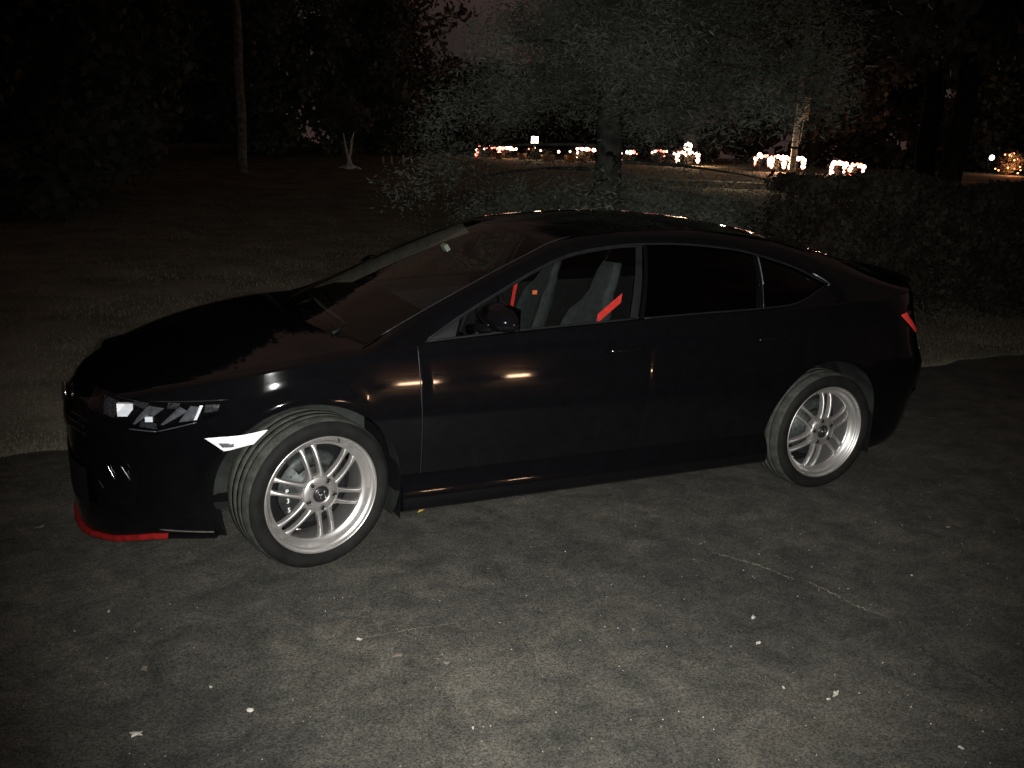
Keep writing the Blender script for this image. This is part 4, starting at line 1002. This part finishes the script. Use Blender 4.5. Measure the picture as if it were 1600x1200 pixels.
# (x, y, top z, width, height, density, red share, names)
for i, (x, y, zt, wd, h, dn, rd_, dr, nm) in enumerate([
    (-13.65, -37.50, 1.80, 1.00, .52, .85, .25, (.0,), 'leftmost of all, with a red-lit left edge'),
    (-14.55, -37.10, 1.80, .95, .52, .80, .10, (.15,), 'second from the left, under the gap left of the lantern'),
    (-16.25, -36.35, 1.82, 1.50, .42, .32, .10, (), 'sparsely lit, below the rectangular lantern'),
    (-18.00, -35.45, 1.86, 1.30, .42, .80, .25, (.28,), 'left of the pine trunk, with a drop in its middle'),
    (-19.95, -34.30, 1.80, .80, .45, .50, .30, (.0,), 'just right of the pine trunk, red at its left edge'),
    (-21.30, -33.50, 1.88, .85, .35, .75, .40, (.75,), 'two shrubs left of the one under the globe lamp'),
    (-22.10, -33.00, 1.88, .60, .42, 1.0, .10, (.3,), 'just left of the globe lamp'),
    (-22.60, -32.60, 1.88, .55, .44, 1.0, .25, (.95,), 'right under the globe lamp, end of the row'),
    (-23.30, -28.30, 1.86, .62, .44, 1.15, .25, (0, 1), 'left of the utility pole, first of the close trio'),
    (-23.85, -27.85, 1.84, .66, .46, 1.35, .05, (.05, .9), 'middle of the close trio beside the utility pole'),
    (-24.45, -27.33, 1.82, .66, .46, 1.3, .05, (.1, .95), 'at the right of the utility pole, end of the close trio'),
    (-25.75, -26.10, 1.68, .60, .46, 1.4, .08, (0, .9), 'left half of the separate bright pair right of the pole'),
    (-26.28, -25.58, 1.64, .58, .44, 1.4, .15, (.05, 1), 'right half of the separate bright pair right of the pole')]):
    lit_shrub(x, y, zt, wd, h, dn, rd_, 'round dark shrub '+nm, 'warm lights on shrub '+nm, 80+i, dr)
def glow(x, y, z, e, col=(1, .6, .32), r=.15):
    l = bpy.data.lights.new('added_glow', 'POINT'); l.energy = e; l.color = col; l.shadow_soft_size = r
    o = bpy.data.objects.new('added_glow', l); COL.objects.link(o); o.location = (x, y, z); return o
glow(-14.2, -36.4, 1.7, 10); glow(-17.8, -34.9, 1.7, 10); glow(-22.3, -31.7, 1.8, 120); glow(-23.9, -27.3, 1.8, 110); glow(-22.6, -25.9, 3.0, 22, (1, .78, .6), .1); glow(-25.8, -24.9, 1.6, 90); glow(-17.2, -21.6, 2.4, 90, (1, .78, .55), .1)  # added fills for string spill; those by pole and wall have no lamp
# lantern: lit rectangular box on a post
x, y = -15.53, -35.57; z = terrain(x, y); zb = 1.94-z
T = empty('post_lantern', (x, y, z), math.radians(25), 'bright rectangular white lantern on a dark post above the shrubs', 'lantern')
b = MB(); b.tube([(0, 0, -.1), (0, 0, zb)], .035, 8); b.build('post', 'plastic', T)
b = MB(); b.box((0, 0, zb+.23), (.24, .24, .42)); b.build('lamp_box', 'lampglow', T, smooth=False)
b = MB(); b.lathez([(.001, zb+.442), (.20, zb+.445), (.20, zb+.47), (.14, zb+.50), (.02, zb+.56), (.001, zb+.56)], 12); b.build('cap', 'plastic', T, smooth=False)
# globe lamp
x, y = -21.96, -31.83; z = terrain(x, y)
T = empty('globe_lamp', (x, y, z), 0, 'round glowing globe lamp at the right end of the main row', 'lamp')
b = MB(); b.tube([(0, 0, -.1), (0, 0, 2.0-z)], .03, 8); b.build('post', 'plastic', T)
b = MB(); b.ball((0, 0, 2.17-z), .20, 16, 12); b.build('globe', 'lampglow', T)
# planters
b = MB(); b.lathez([(.17, 0), (.22, .17), (.24, .30), (.22, .30), (.20, .25), (.001, .25)], 16); pot = b.build('planter', 'amber'); PD = pot.data; bpy.data.objects.remove(pot)
for i, (x, y, s_, lb) in enumerate([(-13.98, -36.28, 1.1, 'leftmost tan planter under the lit shrubs'), (-14.99, -35.83, 1.0, 'tan planter second from left, under the lantern'), (-16.13, -35.28, 1.5, 'widest tan planter, in the middle of the row'), (-17.12, -34.78, 1.2, 'tan planter fourth from the left'), (-17.73, -34.46, 1.1, 'tan planter nearest the pine trunk')]):
    o = link('planter', PD, None, (x, y, terrain(x, y))); o.scale = (s_, s_, 1); tag(o, lb, 'planter', 'planters below the lit shrubs')
# cool white lamp and the orange-lit little tree at far right
x, y = -36.1, -26.55; z = terrain(x, y)
T = empty('street_lamp', (x, y, z), 0, 'small cool white lamp on a thin post left of the orange-lit shrub', 'lamp')
b = MB(); b.tube([(0, 0, -.1), (0, 0, 2.0-z), (.1, .1, 2.2-z)], .025, 8); b.build('post', 'frame', T)
b = MB(); b.ball((-.12, .12, 2.2-z), .12, 10, 8); b.build('lamp_head', 'coolglow', T)
x, y = -35.1, -24.6; z = terrain(x, y)
T = empty('shrub', (x, y, z), 0, 'conical shrub glowing orange near the right edge', 'shrub')
b, V, F = shrub_mesh(97, .62, .95, 1800, .08, 20); b.build('stems', 'bark2', T); mesh('foliage', V, F, 'leaf', T, False)
L_ = empty('string_lights', (x, y, z), 0, 'orange string lights in the conical shrub near the right edge', 'string lights')
rnd = random.Random(2); M['orangebulb'].name = 'orange_bulb'
bm_ = MB(); bm_.ball((0, 0, 0), .032, 8, 6); bo = bm_.build('bulb', 'orangebulb'); BO = bo.data; bpy.data.objects.remove(bo)
wp = []
for i in range(17):
    t = i/16; a = t*22; r = .60*(1-t)**.7+.05; p = Vector((r*math.cos(a), r*math.sin(a), .10+.95*t+rnd.gauss(0, .05))); wp.append(p); link('bulb', BO if rnd.random() < .8 else BW, L_, tuple(p))
b = MB(); b.tube(wp, .006, 4); b.build('wire', 'wire', L_)
glow(-34.7, -24.1, 1.75, 60, (1, .36, .13), .08); glow(-35.1, -24.6, 2.35, 25, (1, .45, .2), .08)
# small pale posts at left
for i, (dx, h, lb) in enumerate([(0, .36, 'pale post, rightmost and brightest of the three left of the pine'), (-.50, .30, 'dull pale post, middle of the three left of the pine'), (-.85, .26, 'dull pale post, leftmost of the three left of the pine')]):
    x, y = -7.78-dx*right.x*-1, -32.16+dx*right.y; b = MB(); z = terrain(x, y); b.tube([(0, 0, -.05), (0, 0, h)], .045, 8); b.tube([(.0, 0, h), (0, 0, h+.04)], [.045, .01], 8); o = b.build('garden_post', 'birch' if i == 0 else 'stone', None, loc=(x, y, 1.17)); o.location.z = z; tag(o, lb, 'post', 'pale posts left of the pine')
# distant bright gap light high in the right-hand trees
x, y = -19.41, -15.4; z = terrain(x, y)
T = empty('street_lamp', (x, y, z), 0, 'tiny distant lamp high among the trees at upper right', 'lamp')
b = MB(); b.tube([(0, 0, -.1), (0, 0, 5.15-z)], .05, 8); b.build('post', 'plastic', T)
b = MB(); b.ball((0, 0, 5.2-z), .035, 8, 6); b.build('lamp_head', 'coolglow', T)

# porch lamp of the house behind the photographer (seen as warm reflections in the paint)
M['siding'] = mat('house_siding', (.42, .30, .22), .85, noise=.15, nscale=3)
H_ = empty('house', (-1.5, 10.6, 0), 0, 'house wall with a garage door behind the camera, lit by porch lamps', 'house')
b = MB()
for k in range(22):
    for xa, xb in ((-5.5, -2.45), (1.05, 5.0)): b.box(((xa+xb)/2, .05+.012*(k % 2), .07+k*.135), (xb-xa, .10, .128))
b.box((-.7, .06, 2.66), (3.5, .10, .60)); b.build('wall', 'siding', H_, False)
b = MB(); b.grid([[(-5.8, -.4, 2.95), (-5.8, 2.5, 4.2)], [(5.3, -.4, 2.95), (5.3, 2.5, 4.2)]]); b.build('roof', 'plastic', H_, False)
b = MB()
for k in range(4):
    for c in range(4): b.box((-2.0+c*.87, .10, .30+k*.56), (.82, .05, .50))
b.box((-.7, .14, 1.15), (3.5, .04, 2.32)); b.build('garage_door', 'stone', H_, False)
for px_, lb in ((-.9, 'warm strip lamp behind the camera, mirrored on the front fender'), (-2.4, 'warm strip lamp behind the camera, mirrored on the door crease and sill')):
    T = empty('porch_lamp', (px_, 10.45, 2.02), 0, lb, 'lamp', 'porch lamps behind the camera')
    b = MB(); b.box((0, .10, 0), (.42, .05, .12)); b.box((-.20, .03, 0), (.03, .12, .10)); b.box((.20, .03, 0), (.03, .12, .10)); b.build('fixture', 'plastic', T, False)
    b = MB(); b.tube([(-.18, -.0, 0), (.18, -.0, 0)], .045, 12); b.build('lamp_tube', 'porchglow' if px_ > -1 else 'porchdim', T)
